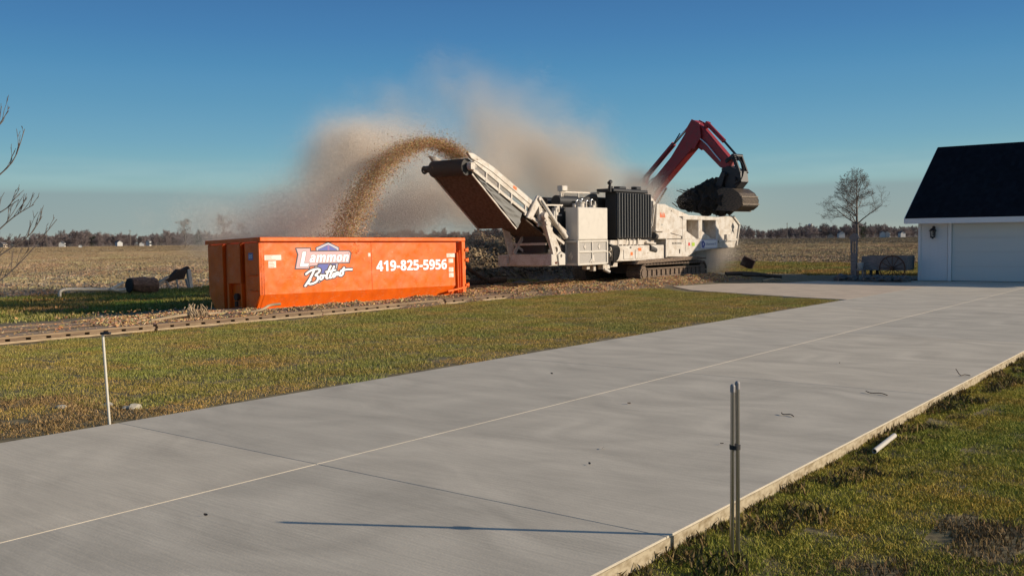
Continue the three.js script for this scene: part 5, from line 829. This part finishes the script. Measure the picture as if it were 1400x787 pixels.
  [['largest pale stone in the worn patch by the marker post', 5.3, -9.2, 0.075], ['pale stone left in the worn patch', 4.9, -9.9, 0.05], ['flat pale stone at the back of the worn patch', 5.25, -9.6, 0.055]].forEach(([label, x, z, s], i) => { const g = new THREE.IcosahedronGeometry(s, 2), q = g.attributes.position; for (let j = 0; j < q.count; j++) { const v = V().fromBufferAttribute(q, j); v.multiplyScalar(1 + 0.3 * n3(v.x * 12 + i, v.y * 12, v.z * 12)); q.setXYZ(j, v.x * 1.3, v.y * 0.6, v.z); } g.computeVertexNormals(); const o = part('pale_stone', g, M('limestone', [0.4, 0.36, 0.28], 0.9), scene); o.position.set(x, -0.025, z); o.userData = { label, category: 'stone', group: 'stones in the worn patch' }; });
}

{ // scraps of dry leaf blown over the drive
  const r = rng(91), m = M('dry leaf', [0.07, 0.05, 0.035], 1);
  for (const [x, z] of [[6.4, -4.1], [8.3, -5.0], [7.1, -3.4], [5.9, -3.9], [3.4, -5.1], [9.6, -6.9], [12.5, -4.3]]) {
    const L = lerp(0.012, 0.022, r()), P = [], I = [], n = 6; for (let i = 0; i <= n; i++) { const f = i / n, w = Math.sin(f * Math.PI) * 0.4 * L + 0.001, x2 = (f - 0.5) * 2 * L; P.push(x2, 0.006 + 0.3 * L * Math.pow(f - 0.4, 2) * 3, -w, x2, 0.012 + 0.6 * w + 0.3 * L * Math.pow(f - 0.4, 2) * 3, w); if (i < n) I.push(i * 2, i * 2 + 1, i * 2 + 2, i * 2 + 1, i * 2 + 3, i * 2 + 2); }
    const g = new THREE.BufferGeometry(); g.setAttribute('position', new THREE.Float32BufferAttribute(P, 3)); g.setIndex(I); g.computeVertexNormals();
    const o = part('dry_leaf', g, m, scene); o.position.set(x, 0.001, z); o.rotation.y = r() * 6.28; o.userData = { label: 'tiny dark scrap of dry leaf on the concrete drive', category: 'leaf', group: 'leaf scraps on the driveway' };
  }
}

// ------------------------------------------------------------------ churned ground, chips, brush heap, flying chips, dust
const heapY = (x, z) => { // berm of chips in front of the container and grinder
  const along = smooth(x, 8.5, 13) * (1 - smooth(x, 34.5, 38)), front = -16.75 + 0.9 * smooth(x, 21, 27) + 0.3 * n2(x * 0.5, 2), back = lerp(-18.6, -21.5, smooth(x, 20.5, 22.5));
  const a = smooth(z, back - 1.2, back) * (1 - smooth(z, front - 0.5, front));
  return -0.06 + along * a * (0.14 + 0.1 * fbm2(x * 0.7, z * 0.9, 4) + 0.12 * (1 - smooth(Math.abs(z + 17.1), 0, 0.8)));
};
structure('churned_ground', sheet(8, 40, -24, -14.6, 0.25, heapY, (x, z) => true), matDirt);
const brushTop = (x, z) => { const e = Math.hypot((x - 35.5) / 9, (z + 29) / 4.6); return -0.1 + 2.05 * Math.pow(clamp(1.05 - e, 0, 1), 0.62) * (1 + 0.16 * fbm2(x * 0.8, z * 0.8, 4)); };
{
  const t = sheet(25, 47, -36, -22, 0.35, brushTop, null), o = structure('brush_heap', t, matDirt);
  o.userData = { kind: 'stuff', label: 'big brown heap of brush and soil behind the grinder', category: 'brush heap' };
}
const chipGeo = (seed) => { const r = rng(seed), g = new THREE.BoxGeometry(1, 0.22, 0.42), p = g.attributes.position; for (let i = 0; i < p.count; i++) p.setXYZ(i, p.getX(i) * (0.8 + 0.4 * (Math.abs(Math.sin(p.getX(i) * 9 + p.getZ(i) * 5 + seed)))), p.getY(i), p.getZ(i) * (0.6 + 0.6 * Math.abs(Math.cos(p.getX(i) * 5 + seed)))); g.computeVertexNormals(); return g; };
const chips = [1, 2, 3].map(chipGeo), matChip = M('wood chip', [1, 1, 1], 0.95, 0, { specularIntensity: 0.15 });
const chipCol = (r) => { const c = [[0.64, 0.42, 0.2], [0.5, 0.31, 0.14], [0.72, 0.52, 0.29], [0.26, 0.14, 0.07], [0.48, 0.27, 0.12]][Math.floor(r() * 5)]; return c.map((v) => v * (0.75 + 0.5 * r())); };
{
  const r = rng(301), A = [], B = [];
  for (let i = 0; i < 95000; i++) {
    const x = lerp(7, 38, r()), z = lerp(-21, -14.9, r()), y = heapY(x, z); if (y < -0.035 && r() > 0.03) continue; if (x < 13 && r() > smooth(x, 7, 13)) continue;
    const onMat = x < 23 && z < -16.9; A.push([x, Math.max(y, onMat && x < 13 ? 0.11 : y) + 0.01, z, r() * 6.28, lerp(0.022, 0.085, r() * r()), chipCol(r), [(r() - 0.5) * 1.4, (r() - 0.5) * 1.4]]);
  }
  for (let i = 0; i < 2600; i++) { const x = lerp(-1, 22, r()), z = lerp(-19.2, -16.95, r()); A.push([x, 0.115, z, r() * 6.28, lerp(0.015, 0.06, r() * r()), chipCol(r), [(r() - 0.5) * 0.4, (r() - 0.5) * 0.4]]); }
  spread('wood_chips', 'tan wood chips strewn along the track before the container and grinder', 'wood chips', chips, matChip, A);
  for (let i = 0; i < 26000; i++) { const x = lerp(25.5, 46, r()), z = lerp(-35, -22.5, r()), y = brushTop(x, z); if (y < 0.05 && r() > 0.2) continue; B.push([x, y + 0.03, z, r() * 6.28, lerp(0.06, 0.34, r() * r()), mixc([0.1, 0.07, 0.045], [0.34, 0.26, 0.16], r()), [(r() - 0.5) * 2.4, (r() - 0.5) * 2.4]]); }
  spread('brush_litter', 'brown twigs and bark covering the brush heap', 'brush', chips, matChip, B);
}
{ // loose timber round the heap: single planks and branches that show
  const r = rng(303), L = [['long dark pole leaning out of the heap behind the container gate', [22.6, 1.25, -20.6], [25.6, 0.15, -20.9], 0.07], ['thick dark branch under the conveyor', [22.8, 0.12, -21.2], [26.2, 0.25, -20.8], 0.1], ['pale stick lying beneath the grinder cabinet', [26.4, 0.12, -17.4], [27.9, 0.1, -17.55], 0.03], ['long dark plank at the right end of the tracks', [35.2, 0.2, -16.7], [37.2, 0.02, -15.2], 0.08], ['second dark plank at the right end of the tracks', [35.4, 0.16, -16.1], [37.6, 0.02, -15.6], 0.06], ['splintered pale board on the tan pad', [33.0, 0.05, -14.2], [34.4, 0.05, -14.1], 0.04], ['bent pale branch on the chips left of the container', [12.6, 0.14, -17.3], [13.5, 0.3, -17.15], 0.03], ['thin pale branch across the mats left of the container', [10.6, 0.12, -17.6], [12.4, 0.16, -17.5], 0.035]];
  L.forEach(([label, a, b, w], i) => { const o = part('loose_branch', [tube([a, [lerp(a[0], b[0], 0.4), lerp(a[1], b[1], 0.4) + 0.06 * (i % 2), lerp(a[2], b[2], 0.4) + 0.1], [lerp(a[0], b[0], 0.75), lerp(a[1], b[1], 0.75) + 0.02, lerp(a[2], b[2], 0.75) - 0.05], b], w, 14, 6)], /pale/.test(label) ? matPlankEdge : matBark, scene); o.userData = { label, category: 'branch', group: 'loose timber on the ground' }; });
  const t = thing('root_tuft', 'upright tuft of shredded pale roots on the mats left of the container', 'root tuft', [11.6, 0.1, -17.5]), q = rng(304);
  for (let i = 0; i < 46; i++) { const a = q() * 6.28, l = lerp(0.1, 0.34, q()), s = q() * 0.25; part('fibre', tube([[Math.cos(a) * s, 0, Math.sin(a) * s], [Math.cos(a) * (s + 0.06), l * 0.5, Math.sin(a) * (s + 0.06)], [Math.cos(a + 0.4) * (s + 0.2 * l), l, Math.sin(a + 0.4) * (s + 0.2 * l)]], lerp(0.006, 0.02, q()), 5, 5), matPlankEdge, t); }
}
{ // chips thrown off the conveyor: an arc that falls into the container
  const r = rng(311), A = [], gauss = () => (r() + r() + r() + r() - 2) * 1.1;
  const path = new THREE.CatmullRomCurve3([[21.55, 4.12], [21.06, 4.4], [20.28, 4.5], [19.52, 4.34], [18.79, 4.02], [18.22, 3.6], [17.73, 3.08], [17.32, 2.54], [16.95, 1.95], [16.65, 1.3]].map(([x, y]) => V(x, y, -18.85)));
  for (let i = 0; i < 46000; i++) {
    const f = r(), p = path.getPoint(f), d = path.getTangent(f), w = lerp(0.07, 0.21, Math.pow(f, 0.8)) * (0.75 + 0.7 * Math.abs(n2(f * 16, 5))) * (r() < 0.25 ? 2.3 : 1), k = gauss() * w, sag = r() < 0.22 ? r() * r() * 0.7 * f : 0;
    A.push([p.x - d.y * k + sag * 0.4, p.y + d.x * k - sag, p.z + gauss() * lerp(0.42, 0.5, f), r() * 6.28, lerp(0.015, 0.055, r() * r() * r()), chipCol(r), [r() * 6, r() * 6]]);
  }
  spread('flying_chips', 'arc of wood chips thrown from the conveyor into the orange container', 'wood chips', chips, matChip, A);
}
{ // dust: clouds of fine specks, each cluster a few hundred flecks
  const fleck = (seed) => {
    const r = rng(seed), P = [], n = 8000, gs = () => (r() + r() + r() + r() - 2) * 0.85;
    for (let i = 0; i < n; i++) { const c = [gs(), gs(), gs()], s = 0.0054; for (let k = 0; k < 3; k++) P.push(c[0] + (r() - 0.5) * 2 * s, c[1] + (r() - 0.5) * 2 * s, c[2] + (r() - 0.5) * 2 * s); }
    const g = new THREE.BufferGeometry(); g.setAttribute('position', new THREE.Float32BufferAttribute(P, 3)); g.computeVertexNormals(); return g;
  };
  // x, y, z, spread across, spread up, amount
  const puffs = [
    [17.9, 3.2, -20.3, 0.8, 1.1, 330], [18.6, 4.3, -20.2, 0.95, 0.55, 330], [17.2, 2.4, -20.6, 1.1, 0.7, 260], [17.8, 2.1, -22.0, 1.7, 0.4, 240], [20.2, 4.5, -20.6, 0.8, 0.4, 90], [15.6, 2.1, -21.5, 1.2, 0.4, 60],
    [21.6, 2.5, -22.2, 1.7, 0.7, 380], [23.6, 3.3, -22.0, 1.7, 1.1, 480], [23.0, 4.9, -22.4, 1.6, 0.8, 240], [25.6, 3.8, -21.8, 1.7, 1.15, 520], [27.8, 4.5, -21.3, 1.8, 1.2, 640], [29.6, 4.3, -20.8, 1.6, 1.1, 640], [31.0, 4.0, -20.8, 1.4, 0.8, 330], [27.4, 6.0, -21.8, 2.2, 1.0, 260], [25.4, 7.0, -22.8, 2.6, 0.9, 90], [26.5, 3.0, -22.5, 2.5, 0.8, 360],
    [36.6, 0.75, -19.0, 1.0, 0.5, 380], [38.6, 1.2, -18.9, 0.7, 0.7, 200], [33.6, 3.2, -19.6, 0.8, 0.35, 100], [36.6, 3.9, -21.6, 0.6, 0.5, 150], [21.5, 2.0, -27.5, 3.2, 0.6, 300],
  ];
  const r = rng(321), A = [], gauss = () => (r() + r() + r() + r() - 2) * 0.9;
  for (const [x, y, z, sx, sy, n] of puffs) for (let i = 0; i < n; i++) {
    const px = x + gauss() * sx * 1.1, py = y + gauss() * sy * 1.1, pz = z + gauss() * sx; if (py < 0.1) continue;
    if (fbm3(px * 0.4, py * 0.4, pz * 0.4, 3) + 0.5 < r() * 0.8) continue;
    A.push([px, py, pz, r() * 6.28, lerp(0.32, 0.85, r()), null, [r() * 6, r() * 6]]);
  }
  const col = M('fine wood dust', [0.88, 0.79, 0.68], 1, 0, { specularIntensity: 0 });
  const list = A; const geos = [331, 332, 333].map(fleck);
  spread('dust_plume', 'tan dust billowing behind the conveyor and over the grinder', 'dust', geos, col, list);
}

renderer.render(scene, camera);
